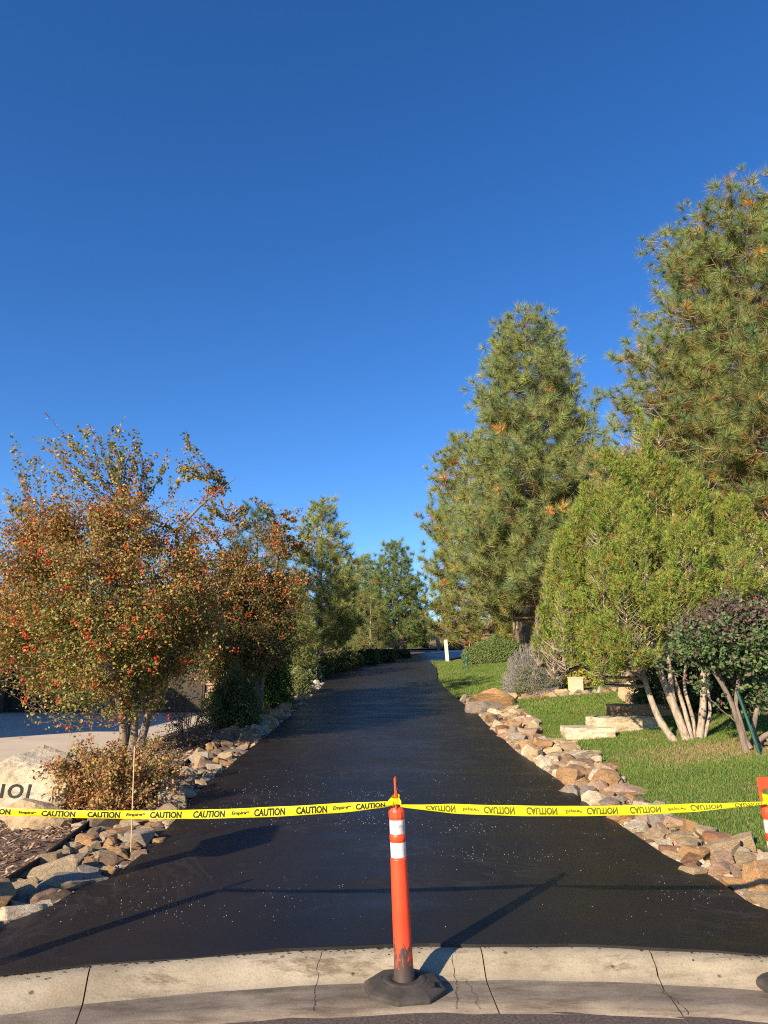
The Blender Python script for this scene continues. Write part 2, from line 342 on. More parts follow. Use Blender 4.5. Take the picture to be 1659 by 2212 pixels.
# worn strip of the street that follows the gutter
g = Geo(); xx = np.linspace(-12, 12, 161); rows = []
for d in (.69, .83, 1.2): rows.append(np.stack([xx, np.maximum(arc(xx) - d + (.012 * np.sin(xx * 9) + .008 * np.sin(xx * 23) if d == .69 else 0), 2.0), np.full_like(xx, .052 if d < 1 else .035)], -1))
rows.append(np.stack([xx, np.full_like(xx, 1.5), np.full_like(xx, .034)], -1)); V = np.stack(rows); ii = np.arange(V.shape[0] * 161).reshape(-1, 161)
g.add(V, np.stack([ii[1:, :-1], ii[1:, 1:], ii[:-1, 1:], ii[:-1, :-1]], -1).reshape(-1, 4), smooth=True); tag(g.build('street_edge', M['street']), kind='structure')

def pick_(cs, n): return np.array(cs)[rng.integers(0, len(cs), n)]
def tl(y, a, b): return np.interp(y, a, b)
Lp = [(-3.3, 4.55), (-2.75, 4.75), (-2.42, 4.95)] + [(p[0], p[1]) for p in LW] + [tuple(groad(813, 1426)[:2]), tuple(groad(886, 1414)[:2]), (5.0, 49.5), (14, 53), (40, 58)]
Rp = [(3.3, 4.2), (2.95, 4.6), (2.7, 4.95)] + [(p[0], p[1]) for p in RW] + [tuple(groad(953, 1429)[:2]), tuple(groad(985, 1421)[:2]), (6.5, 43.0), (15, 46), (41, 50)]
def resample(P, n, w=None):
    P = np.array(P); d = np.concatenate([[0], np.cumsum(np.linalg.norm(np.diff(P, axis=0), axis=1))]); s = np.linspace(0, 1, n) ** 1.6 * d[-1]
    return np.stack([np.interp(s, d, P[:, 0]), np.interp(s, d, P[:, 1])], -1)
nr = 260; A = resample(Lp, nr); B = resample(Rp, nr)
# match rows by walking both edges at equal fractions
jit = lambda n, a: np.convolve(rng.normal(0, a, n + 4), np.ones(5) / 3, 'valid')[:n]
A[:, 0] += jit(nr, .012); B[:, 0] += jit(nr, .012)
w = np.linspace(0, 1, 25)[None, :, None]; V2 = A[:, None] * (1 - w) + B[:, None] * w
yy = V2[..., 1]; xx2 = V2[..., 0]
fade = np.exp(-np.arange(nr) / 9.0)[:, None]
first = arc(xx2) + .012 * np.sin(xx2 * 7) + .008 * np.sin(xx2 * 19 + 1)
t0 = (yy[0:1] * 0 + 1)
V2[..., 1] = np.where(np.arange(nr)[:, None] == 0, first, np.maximum(yy * (1 - fade) + (first + (yy - yy[0:1])) * fade, first + .002 * np.arange(nr)[:, None]))
Zr = zr(V2[..., 1]) + .012
Zr = np.maximum(Zr, .124)
g = Geo(); ii = np.arange(nr * 25).reshape(nr, 25)
g.add(np.concatenate([V2, Zr[..., None]], -1), np.stack([ii[:-1, :-1], ii[:-1, 1:], ii[1:, 1:], ii[1:, :-1]], -1).reshape(-1, 4), smooth=True)
# side skirts so the sealed mat has thickness
for col_, sg in ((0, 1), (24, -1)):
    e = np.concatenate([V2, Zr[..., None]], -1)[:, col_]; lo = e - np.array([sg * .02, 0, .09]); q = np.stack([e, lo], 1); jj = np.arange(nr * 2).reshape(nr, 2)
    g.add(q, np.stack([jj[:-1, 0], jj[:-1, 1], jj[1:, 1], jj[1:, 0]][::sg], -1), smooth=False)
road = tag(g.build('driveway_road', M['asphalt']), kind='structure')
# front lip of the mat
g = Geo(); e = np.concatenate([V2, Zr[..., None]], -1)[0]; q = np.stack([e, e - np.array([0, .004, .03])]); jj = np.arange(50).reshape(2, 25)
g.add(q, np.stack([jj[1, :-1], jj[1, 1:], jj[0, 1:], jj[0, :-1]], -1)); l = g.build('sealer_lip', M['asphalt'], road)

g = Geo(); cx = rng.uniform(-2.4, 2.6, 26); cy = 4.8 + 4.6 * rng.uniform(0, 1, 26) ** 1.3; k = rng.integers(0, 26, 750); cy = cy + .35; fx = cx[k] + rng.normal(0, .22, 750); fy = cy[k] + rng.normal(0, .16, 750)
fx = np.concatenate([fx, rng.uniform(-2.3, 2.5, 220)]); fy = np.concatenate([fy, rng.uniform(4.8, 11, 220)]); kk_ = (fx > xL(fy) + .05) & (fx < xR(fy) - .05) & (fy > 4.72); fx, fy = fx[kk_], fy[kk_]; n = len(fx)
TET = np.array([(1, 0, -.3), (-.5, .85, -.3), (-.5, -.85, -.3), (0, 0, .9)]); V = np.stack([fx, fy, zr(fy) + .0135], -1)[:, None] + TET[None] * (rng.uniform(.0012, .0032, n) * (1 + .06 * (fy - 5)))[:, None, None]
g.add(V, (np.array([(0, 1, 3), (1, 2, 3), (2, 0, 3)])[None] + 4 * np.arange(n)[:, None, None]).reshape(-1, 3), np.repeat(pick_([(.62, .60, .58), (.45, .43, .42), (.75, .74, .72)], n), 3, 0)); tag(g.build('gravel_flecks', M['tinted']), 'tiny pale gravel grains stuck on the black sealer', 'gravel', kind='stuff')
# kerb and gutter sections, one object each
JX = [-12, -9.0, -6.2, -3.9, -1.62, .57, 1.55, 3.75, 6.0, 9.0, 12]
kp = [(-.10, .105), (0, .116), (.045, .118), (.09, .108), (.14, .082), (.19, .052), (.225, .036), (.25, .030)]
gpf = [(.2505, .0305), (.30, .029), (.45, .036), (.700, .050), (.708, .0)]
kerb = tag(bpy.data.objects.new('kerb', None), kind='structure'); COL.objects.link(kerb)
gut = tag(bpy.data.objects.new('gutter', None), kind='structure'); COL.objects.link(gut)
for a, b in zip(JX[:-1], JX[1:]):
    crackl = a in (-1.62, .57, 1.55); n = max(6, int((b - a) / .04)); x = np.linspace(a + .004, b - .004, n)
    sh = rng.normal(0, .0015)
    for prof, par, nm, mt in ((kp, kerb, 'kerb_section', M['kerb']), (gpf, gut, 'gutter_section', M['gutter'])):
        g = Geo(); rows = []
        for d, z in prof:
            xx = x - .12 * (x - .6) * d
            if a == 1.55: xx[0] += .003 * math.sin(d * 60) + .001
            if b == 1.55: xx[-1] += .003 * math.sin(d * 60)
            rows.append(np.stack([xx, arc(x) - d, np.full(n, z + sh)], -1))
        V = np.stack(rows); V[..., 2] += .0012 * np.sin(V[..., 0] * 11) 
        ii = np.arange(V.shape[0] * n).reshape(-1, n)
        g.add(V, np.stack([ii[1:, :-1], ii[1:, 1:], ii[:-1, 1:], ii[:-1, :-1]], -1).reshape(-1, 4), smooth=True)
        for j in (0, -1):
            s = V[:, j]; lo = s.copy(); lo[:, 2] -= .06; q = np.stack([s, lo], 1); jj = np.arange(len(s) * 2).reshape(-1, 2)
            g.add(q, np.stack([jj[:-1, 0], jj[:-1, 1], jj[1:, 1], jj[1:, 0]], -1))
        g.build(nm, mt, par)
g = Geo(); xx = np.linspace(-12, 12, 121); rows = [np.stack([xx, arc(xx) + .09, np.full(121, .096)], -1), np.stack([xx, np.maximum(arc(xx) + .3, 4.5), zr(np.maximum(arc(xx) + .3, 4.5)) - .02], -1), np.stack([xx, np.full(121, 5.3), H(xx, np.full(121, 5.3)) - .04], -1)]
ii = np.arange(363).reshape(3, 121); g.add(np.stack(rows), np.stack([ii[:-1, :-1], ii[:-1, 1:], ii[1:, 1:], ii[1:, :-1]], -1).reshape(-1, 4), smooth=True); tag(g.build('verge', M['mulchbed']), kind='structure')
# joint filler below
g = Geo(); xx = np.linspace(-12, 12, 121); V = np.stack([np.stack([xx, arc(xx) - d, np.full(121, z - .03)], -1) for d, z in kp[1:] + gpf[1:4]]); ii = np.arange(V.shape[0] * 121).reshape(-1, 121)
g.add(V, np.stack([ii[1:, :-1], ii[1:, 1:], ii[:-1, 1:], ii[:-1, :-1]], -1).reshape(-1, 4)); tag(g.build('kerb_bed', M['mulchbed']), kind='structure')
# wandering cracks across the kerb
g = Geo(); r_ = np.random.default_rng(12); allp_ = kp + gpf[1:4]
for i in range(300):
    x = r_.choice([r_.uniform(-3, 3), r_.normal(-.15, .35), r_.normal(2.1, .2), r_.normal(-1.7, .5)]); d = abs(r_.normal(0, .035)) if i < 360 else r_.uniform(0, .5); sz = r_.uniform(.0015, .006) * (1.6 if d < .03 else 1); k_ = 6; a_ = np.arange(k_) / k_ * 6.283 + r_.uniform(0, 6)
    rr2 = sz * r_.uniform(.6, 1.3, k_); dd = d + rr2 * np.sin(a_); z = np.interp(dd, [q[0] for q in allp_], [q[1] for q in allp_]) + .0042; xx = x + rr2 * np.cos(a_) * 1.2; g.add(np.stack([xx, arc(xx) - dd, z], -1), [list(range(k_))])
tag(g.build('sealer_splashes', M['black']), 'small black sealer splashes along the kerb top', 'splashes', kind='stuff')
def crack(x0, d0, d1, wdt, seed, name='crack'):
    r = np.random.default_rng(seed); n = 34; d = np.linspace(d0, d1, n); xo = x0 + np.cumsum(r.normal(0, .0045, n)); ww = wdt * (r.uniform(.3, 1.3, n))
    allp = kp + gpf[1:4]; z = np.interp(d, [q[0] for q in allp], [q[1] for q in allp]) + .0035
    L = np.stack([xo - ww, arc(xo) - d, z], -1); R_ = np.stack([xo + ww, arc(xo) - d, z], -1)
    g = Geo(); g.add(np.stack([L, R_], 1), [(2*i, 2*i+1, 2*i+3, 2*i+2) for i in range(n - 1)]); g.build(name, M['black'], kerb)
crack(-.36, .02, .6, .0016, 3); crack(.40, .1, .64, .0014, 5); crack(.45, .24, .64, .0012, 6); crack(1.50, .24, .66, .0018, 9)

# neighbour's concrete driveway, panels with open joints
drv = tag(bpy.data.objects.new('concrete_driveway', None), kind='structure'); COL.objects.link(drv)
def dedge(y): return np.interp(y, [6.0, 9.5, 11.5, 17, 26], [-6.9, -5.75, -5.15, -5.3, -5.6])
ycut = [7.2, 10.2, 13.4, 16.8, 20.4, 24.2, 28.4]; xcut = [-5.2, -8.6, -12.2, -15.8, -19.5]
for j in range(6):
    for i in range(4):
        yy = np.linspace(ycut[j] + .008, ycut[j + 1] - .008, 8); g = Geo(); rows = []
        for y in yy:
            x1 = dedge(y) if i == 0 else xcut[i] - .008
            rows.append([(x, y, hz(x, y) + .0) for x in np.linspace(xcut[i + 1] + .008, x1, 8)])
        V = np.array(rows); ii = np.arange(64).reshape(8, 8)
        g.add(V, np.stack([ii[:-1, :-1], ii[:-1, 1:], ii[1:, 1:], ii[1:, :-1]], -1).reshape(-1, 4), smooth=True)
        for sl in (V[0], V[:, -1]):
            q = np.stack([sl, sl - np.array([0, 0, .06])], 1); g.add(q, [(2*k, 2*k+1, 2*k+3, 2*k+2) for k in range(7)])
        g.build('concrete_panel', M['concrete'], drv)

# mulch bed, lawn
EDG = [gp(*q) for q in [(-160,2010),(0,1922),(93,1864),(160,1811),(213,1771),(300,1712),(392,1661),(467,1592),(552,1543),(606,1512),(660,1476),(690,1452)]]
EY = [q[1] for q in EDG]; EX = [q[0] for q in EDG]
def xE(y): return np.interp(y, EY, EX)
RB = [gp(*q) for q in [(1659,1836),(1551,1801),(1460,1768),(1386,1735),(1369,1702),(1324,1664),(1266,1619),(1215,1606),(1172,1592),(1162,1560),(1135,1540),(1100,1522)]]
RBY = [q[1] for q in RB]; RBX = [q[0] for q in RB]
def xB(y):
    o = np.interp(y, RBY, RBX); y = np.asarray(y)
    return np.where(y > RBY[-1], xR(y) + .04, o)
CR0 = gp(1030, 1512); CR1 = gp(1235, 1498)
def creek(x, y):                       # dry creek band from the road to the utility box
    a = np.array([CR0[0], CR0[1]]); b = np.array([CR1[0], CR1[1]]); d = b - a; L = np.linalg.norm(d); d = d / L
    px = x - a[0]; py = y - a[1]; s = px * d[0] + py * d[1]; q = px * -d[1] + py * d[0]
    return (s > -.8) & (s < L + 1.2) & (np.abs(q) < np.interp(s, [0, 1.5, L], [.8, .45, .35]))
grid_sheet('mulch_bed', np.arange(-9, -2.0, .12), np.arange(4.8, 28, .15), lambda X, Y: H(X, Y) - .035 + .008 * np.sin(X * 31) * np.sin(Y * 27), M['mulchbed'], lambda x, y: (x < xE(y)) & (x > dedge(y) + .02))
def lawnmask(x, y): return (x > xB(y)) & (~creek(x, y)) & (y > 5.6) & (y < 37.5) & (x < 13) & ((y < 33.2) | (x < 4.3)) & ~((x > 7.2) & (y > 12.8)) & (x < np.where(y < 17, 13, np.where(y < 22, 6.6, 5.7)))
grid_sheet('lawn', np.arange(2, 13, .12), np.arange(5.6, 37.6, .12), lambda X, Y: H(X, Y) - .01, M['lawn'], lawnmask)
grid_sheet('rock_bed', np.arange(-3.6, 6.5, .15), np.arange(4.9, 27, .2), lambda X, Y: H(X, Y) - .05, M['soil'], lambda x, y: ((x > xE(y) - .1) & (x < xL(y) - .03)) | ((x > xR(y) + .03) & (x < xB(y) + .1)) | creek(x, y))
# steel edging
g = Geo(); P = np.array([(x - .02, y, hz(x, y) + .05) for x, y in zip(EX[:8], EY[:8])]); V = []
for q in P: V += [q, q - (0, 0, .14), q + (.012, 0, 0), q + (.012, 0, -.14)]
n = len(P); g.add(V, [f for i in range(n - 1) for f in ((4*i, 4*i+4, 4*i+5, 4*i+1), (4*i+2, 4*i+3, 4*i+7, 4*i+6), (4*i, 4*i+2, 4*i+6, 4*i+4))])
tag(g.build('garden_edging', M['black']), 'black edging strip between brown mulch and border stones', 'edging')

# ------------------------------------------------------------------ loose stuff: grass, mulch chips
def pick(pal, n, r=rng, var=.18):
    cs = np.array([c for c, w in pal]); ws = np.array([w for c, w in pal], float); i = r.choice(len(cs), n, p=ws / ws.sum())
    return cs[i] * r.uniform(1 - var, 1 + var, (n, 1))
def patchn(x, y): return .5 + .25 * (np.sin(x * 1.9 + 1.3 * np.sin(y * 1.1)) + np.sin(y * 2.3 + 1.7 * np.sin(x * .9 + 2)))
def blades(g, x, y, h, wd, pal, lean=.6, straw=None):
    n = len(x); z = H(x, y) - .012
    a = rng.uniform(0, 2 * np.pi, n); s = np.stack([np.cos(a), np.sin(a), 0 * a], -1) * (wd / 2)[:, None]
    b = rng.uniform(0, 2 * np.pi, n); l = rng.uniform(.1, lean, n) * h
    P = np.stack([x, y, z], -1); tip = P + np.stack([np.cos(b) * l, np.sin(b) * l, h], -1)
    V = np.stack([P - s, P + s, tip], 1)
    c = pick(pal, n)
    if straw is not None:
        k = rng.uniform(0, 1, n) < straw; c[k] = pick([((.30, .22, .10), 1), ((.36, .29, .15), 1)], int(k.sum()))
    g.add(V, np.arange(3 * n).reshape(n, 3), c)
GP = [((.125, .21, .035), 3), ((.165, .24, .05), 3), ((.09, .165, .03), 2), ((.28, .29, .10), .8)]
g = Geo()
for (y0, y1, x1, n, h0, wd) in ((5.7, 10, 8.5, 150000, .027, .0078), (10, 17, 9, 140000, .034, .011), (17, 37.4, 7, 90000, .05, .021)):
    x = rng.uniform(2, x1, n); y = y0 + (y1 - y0) * rng.uniform(0, 1, n) ** 1.25; k = lawnmask(x, y); x, y = x[k], y[k]
    TB = (4.85, 11.8); dd = np.hypot((x - 5.3) / 1.9, (y - 11.2) / .95)
    st = np.clip(.04 + .20 * (patchn(x * 1.7, y * 1.3) > .8) + .75 * np.clip(1.15 - dd, 0, 1) * 1.3, 0, .85)
    blades(g, x, y, h0 * rng.uniform(.6, 1.4, len(x)), np.full(len(x), wd), GP, .9, st)
tag(g.build('grass', M['grass']), 'short mown green grass of the lawn beside the driveway', 'grass', kind='stuff')

g = Geo(); n = 26000
x = rng.uniform(-7, -2.3, n); y = 5 + 12 * rng.uniform(0, 1, n) ** 1.5; k = (x < xE(y) - .02) & (x > dedge(y)); x, y = x[k], y[k]; n = len(x)
a = rng.uniform(0, np.pi, n); L = rng.uniform(.010, .036, n) * np.interp(y, [5, 17], [1, 1.5]); W = L * rng.uniform(.15, .45, n); tz = rng.uniform(-.5, .5, n)
d = np.stack([np.cos(a), np.sin(a), tz], -1) * L[:, None]; s = np.stack([-np.sin(a), np.cos(a), rng.uniform(-.4, .4, n)], -1) * W[:, None]
P = np.stack([x, y, H(x, y) - .02 + rng.uniform(0, .022, n)], -1)
g.add(np.stack([P - d - s, P + d - s * .6, P + d + s, P - d + s * .7], 1), np.arange(4 * n).reshape(n, 4), pick([((.20, .125, .08), 3), ((.31, .20, .13), 3), ((.46, .33, .22), 2.4), ((.62, .51, .37), 1.0), ((.08, .05, .035), 1.2)], n))
tag(g.build('mulch', M['tinted']), 'shredded brown bark mulch around the hawthorn trunk', 'mulch', kind='stuff')

g = Geo(); n = 2600; x = np.concatenate([rng.uniform(-4.6, -2.1, 1700), rng.uniform(2.1, 3.4, 900)]); y = np.concatenate([4.9 + 13 * rng.uniform(0, 1, 1700) ** 1.2, 5 + 12 * rng.uniform(0, 1, 900)])
k = ((x < 0) & (x < xL(y) + .03)) | ((x > 0) & (x > xR(y) - .03) & (x < xB(y) + .15)); x, y = x[k], y[k]; n = len(x); a = rng.uniform(0, 6.28, n); L = rng.uniform(.010, .024, n); Z = H(x, y) + rng.uniform(-.03, .06, n)
d = np.stack([np.cos(a), np.sin(a), rng.uniform(-.5, .5, n)], -1) * L[:, None]; q_ = np.stack([-np.sin(a), np.cos(a), rng.uniform(-.5, .5, n)], -1) * (L * .5)[:, None]; P = np.stack([x, y, Z], -1)
g.add(np.stack([P - d, P + q_, P + d, P - q_], 1), np.arange(4 * n).reshape(n, 4), pick([((.30, .17, .07), 3), ((.40, .28, .11), 2), ((.20, .11, .06), 2), ((.34, .33, .12), .7)], n))
tag(g.build('fallen_leaves', M['leaf']), 'small dry leaves fallen among the border stones', 'leaf litter', kind='stuff')
# ------------------------------------------------------------------ stones
def ico(sub):
    bm = bmesh.new(); bmesh.ops.create_icosphere(bm, subdivisions=sub, radius=1); V = np.array([v.co[:] for v in bm.verts]); F = np.array([[v.index for v in f.verts] for f in bm.faces]); bm.free(); return nrm(V), F
ICO = {k: ico(k) for k in (2, 3, 4)}
def rockshape(seed, sub=2, flat=.6, planes=None, rough=.028, ny=.78):
    r = np.random.default_rng(seed); D, F = ICO[sub]
    n = nrm(r.normal(size=(9, 3))); dd = r.uniform(.55, 1.0, 9)
    if planes: n = np.concatenate([n, nrm(np.array([q[0] for q in planes], float))]); dd = np.concatenate([dd, [q[1] for q in planes]])
    q = dd / np.maximum(D @ n.T, .02); k = 44.
    rad = (np.mean(q ** -k, axis=1) * len(dd)) ** (-1 / k)
    rad = np.clip(rad, .3, 1.42)
    for fq, am in ((3.1, rough), (7.3, rough * .5), (15, rough * .3)):
        w1 = r.normal(size=(3, 3)) * fq; rad = rad * (1 + am * np.sin(D @ w1 + r.uniform(0, 6, 3)).sum(1) / 1.7)
    return D * rad[:, None] * np.array([1, ny, flat]), F
def rockmesh(name, seed, sub=2, **kw):
    V, F = rockshape(seed, sub, **kw); g = Geo(); g.add(V, F, smooth=False); return g.mesh(name, M['rock'])
def splitstone(name, seed, flat=.6, big=False):
    """a broken stone: a block cleaved by random planes, edges chipped"""
    r = np.random.default_rng(seed); bm = bmesh.new(); bmesh.ops.create_cube(bm, size=2)
    for i in range(r.integers(9, 14)):
        n = nrm(r.normal(size=3) * (1, 1, .8)); d = r.uniform(.62, 1.02)
        res = bmesh.ops.bisect_plane(bm, geom=bm.verts[:] + bm.edges[:] + bm.faces[:], plane_co=tuple(n * d), plane_no=tuple(n), clear_outer=True)
        ed = [e for e in res['geom_cut'] if isinstance(e, bmesh.types.BMEdge)]
        if ed: bmesh.ops.contextual_create(bm, geom=ed)
    bmesh.ops.remove_doubles(bm, verts=bm.verts[:], dist=.06); bmesh.ops.dissolve_limit(bm, angle_limit=.05, verts=bm.verts[:], edges=bm.edges[:])
    bmesh.ops.bevel(bm, geom=bm.edges[:], offset=.05, segments=1, affect='EDGES', profile=.6)
    bmesh.ops.triangulate(bm, faces=bm.faces[:])
    if big: bmesh.ops.subdivide_edges(bm, edges=[e for e in bm.edges if e.calc_length() > .3], cuts=2, use_grid_fill=True); bmesh.ops.triangulate(bm, faces=bm.faces[:])
    w1 = r.normal(size=(3, 3)) * 4
    for v in bm.verts:
        c = np.array(v.co); k_ = 1 + (.035 if big else .03) * np.sin(c @ w1 + seed).sum(); v.co = Vector(c * k_ * (1, .8, flat))
    bmesh.ops.recalc_face_normals(bm, faces=bm.faces[:]); me = bpy.data.meshes.new(name); bm.to_mesh(me); bm.free(); me.materials.append(M['rock']); return me
PROTO = [splitstone('stone_shape', 100 + i, flat=random.choice([.45, .55, .7, .8])) for i in range(26)]
PROTO3 = [splitstone('large_stone_shape', 200 + i, flat=random.choice([.5, .6, .75]), big=True) for i in range(18)]
CL = dict(orange=(.42, .24, .105), tan=(.46, .36, .23), cream=(.60, .54, .41), grey=(.29, .265, .235), brown=(.20, .13, .10), pink=(.41, .28, .21), rust=(.26, .12, .06), slate=(.17, .165, .165))
PALR = [('tan', 4), ('pink', 3), ('orange', 2.2), ('cream', 2.6), ('grey', 1.2), ('brown', 1.0), ('rust', .5)]
PALL = [('tan', 3.2), ('orange', 2.8), ('cream', 1.8), ('grey', 1.8), ('brown', 2.4), ('slate', .5)]
def stone(par, x, y, s, colr, big=False, lift=.25, tilt=.35, rz=None, name='stone', scale=(1, 1, 1)):
    o = link(name, random.choice(PROTO3 if big else PROTO)); o.parent = par
    o.location = Vector((x, y, hz(x, y) - .05 + s * lift)) - par.location
    o.rotation_euler = (random.uniform(-tilt, tilt), random.uniform(-tilt, tilt), random.uniform(0, 6.28) if rz is None else rz)
    o.scale = (s * scale[0] * random.uniform(.85, 1.15), s * scale[1] * random.uniform(.85, 1.15), s * scale[2] * random.uniform(.85, 1.15))
    c = np.array(CL[colr]) * random.uniform(.82, 1.18); o.color = (*c, 1); return o
def pack(par, inside, box, pal, sizes, placed, cap, near=1.0):
    names = [p_[0] for p_ in pal]; ws = [p_[1] for p_ in pal]; cnt = len(placed); rest = []
    for s, tries in sizes:
        for _ in range(tries):
            x = random.uniform(box[0], box[1]); y = box[2] + (box[3] - box[2]) * random.random() ** near
            ss = s * random.uniform(.8, 1.2)
            if not inside(x, y, ss): continue
            if any((x - a) ** 2 + (y - b) ** 2 < (.66 * (ss + c)) ** 2 for a, b, c in placed): continue
            placed.append((x, y, ss)); rest.append((x, y, ss))
    rest.sort(key=lambda q: -q[2] / q[1])
    for x, y, ss in rest[:cap - cnt]: stone(par, x, y, ss, random.choices(names, ws)[0], ss > .16)
    return rest[cap - cnt:]
def smallstones(name, pts, m, par, pal, kindlabel=None):
    g = Geo(); shp = [rockshape(400 + i, 2, flat=.7) for i in range(1)]; D, F = ico(1)
    for x, y, s in pts:
        r = rng.uniform(.7, 1.15, (len(D), 1)); V = D * r * s * np.array([1, .8, .6]); a = rng.uniform(0, 6.28); c, q = math.cos(a), math.sin(a)
        V = V @ np.array([[c, q, 0], [-q, c, 0], [0, 0, 1]]); V += (x, y, hz(x, y) - .04 + s * .25); g.add(V, F, pick(pal, 1)[0])
    o = g.build(name, m, par); o['kind'] = 'stuff'; return o
SPAL = [((.36, .28, .19), 3), ((.30, .19, .12), 2), ((.42, .36, .28), 2), ((.2, .19, .18), 1)]

rbR = empty('rock_border', (2.9, 9, .3), 'border of tan and pink stones between driveway and lawn on the right', 'rock border')
placed = []
def pxstone(par, lst, placed):
    for (u, v, wpx, colr, lab) in lst:
        q = gp(u, v + 6); t = q[1]; s = wpx / FPX * t * .52
        st_ = stone(par, q[0], q[1], s * 1.08, colr, True, .24, .10, scale=(1, 1, .7))
        if lab: st_['label'] = lab
        placed.append((q[0], q[1], s * .92))
pxstone(rbR, [(1345,1705,72,'pink','large pinkish boulder nearest the lawn'), (1385,1735,52,'brown',None), (1290,1745,48,'orange',None), (1245,1632,62,'cream',None), (1190,1640,50,'cream',None),
    (1325,1650,40,'orange',None), (1470,1800,62,'tan',None), (1505,1835,60,'orange','orange faced block stone'), (1560,1815,70,'rust','rust coloured slab with pale rim'), (1440,1790,40,'tan',None), (1395,1815,36,'brown',None),
    (1610,1850,55,'tan',None), (1560,1875,60,'pink',None), (1430,1860,44,'pink',None), (1500,1880,66,'tan',None), (1595,1905,58,'orange',None), (1620,1880,45,'slate',None), (1645,1935,60,'tan',None), (1380,1775,40,'tan',None), (1240,1705,44,'grey',None), (1210,1668,36,'cream',None), (1280,1668,40,'orange',None), (1320,1730,46,'grey',None),
    (1110,1560,34,'tan',None), (1090,1585,32,'pink',None), (1140,1620,34,'tan',None)], placed)
inR = lambda x, y, s: xR(y) + s * .7 < x < xB(y) - s * .45 and y > 4.9
rest = pack(rbR, inR, (2.0, 5.2, 4.9, 18.5), PALR, [(.2, 260), (.15, 1200), (.11, 4200), (.08, 7000)], placed, 300, 1.15)
extra = [(x, y, s) for x, y, s in zip(rng.uniform(2, 5, 5200), 4.9 + 13.5 * rng.uniform(0, 1, 5200) ** 1.3, rng.uniform(.025, .06, 5200)) if xR(y) + .02 < x < xB(y)]
smallstones('small_stones', rest + extra, M['tinted'], rbR, SPAL)

rbL = empty('rock_border', (-2.6, 9, .3), 'border of grey and orange stones between mulch bed and driveway on the left', 'rock border')
placedL = []
pxstone(rbL, [(128,1908,112,'grey','large flat grey boulder beside the black sealer'), (40,1972,92,'cream','pale cream slab at the driveway mouth'), (150,1860,70,'grey',None), (180,1838,34,'orange',None), (240,1752,56,'cream',None), (285,1770,62,'orange',None), (175,1775,0.1+44,'cream',None), (230,1810,50,'tan',None), (262,1830,44,'orange',None),
    (300,1842,44,'brown',None), (155,1822,40,'tan',None), (215,1835,44,'tan',None), (335,1772,38,'orange',None), (60,1905,50,'tan',None), (50,1935,46,'slate',None), (20,1945,40,'orange',None), (228,1868,36,'tan',None), (345,1812,40,'orange',None), (310,1800,38,'tan',None), (265,1790,50,'orange',None), (330,1720,30,'grey',None), (430,1640,56,'grey',None), (395,1660,40,'cream',None), (470,1600,44,'slate',None), (205,1795,40,'brown',None)], placedL)
inL = lambda x, y, s: xE(y) + s * .35 < x < xL(y) - s * .6 and y > 4.75
rest = pack(rbL, inL, (-4.2, -1.2, 4.8, 26), PALL, [(.19, 260), (.14, 1200), (.105, 4200), (.08, 7000)], placedL, 300, 1.3)
extra = [(x, y, s) for x, y, s in zip(rng.uniform(-4.2, -1.6, 4200), 4.8 + 20 * rng.uniform(0, 1, 4200) ** 1.6, rng.uniform(.025, .06, 4200)) if xE(y) < x < xL(y) - .02]
smallstones('small_stones', rest + extra, M['tinted'], rbL, [((.22, .19, .16), 3), ((.26, .17, .11), 2), ((.35, .31, .25), 1.4), ((.1, .1, .1), 2)])

ck = empty('dry_creek', (CR0[0], CR0[1], CR0[2]), 'narrow run of stones crossing the lawn to the beige utility box', 'rock border')
placedC = []; q = gp(1062, 1518); 
pack(ck, lambda x, y, s: bool(creek(x, y)) and x > xR(y) + s, (2.2, 6.6, 15, 23), PALR, [(.2, 120), (.14, 500), (.1, 900)], placedC, 120)
def boulder(name, u, v, wpx, hpx, colr, label, seed, planes=None, dY=0, flat=None):
    q = gp(u, v); Y = q[1]; w = wpx / FPX * Y * .5; h = hpx / FPX * Y
    me = rockmesh(name, seed, 4, flat=.8, planes=planes, rough=.035); o = link(name, me); o.location = (q[0], q[1] + w * .5, q[2] + h * .30)
    o.scale = (w * 1.12, w * .95, h * .85); o.color = (*CL[colr], 1); tag(o, label, 'boulder'); return o
boulder('boulder', 1062, 1527, 72, 36, 'orange', 'large golden boulder beside the bend of the right stone border', 31)
boulder('boulder', 1378, 1514, 50, 36, 'tan', 'rounded tan boulder on the lawn above the slab steps', 32)
boulder('boulder', 1050, 1540, 56, 24, 'slate', 'dark grey banded boulder in front of the golden boulder', 33)
for k, (u, v, w_, c, lab) in enumerate([(1268,1484,34,'brown','brown stone just right of the utility box'), (1300,1478,42,'grey','flat grey stone on the lawn crest'), (1345,1470,36,'tan','tan stone at the far end of the lawn crest')]): boulder('boulder', u, v, w_, 18, c, lab, 40 + k)

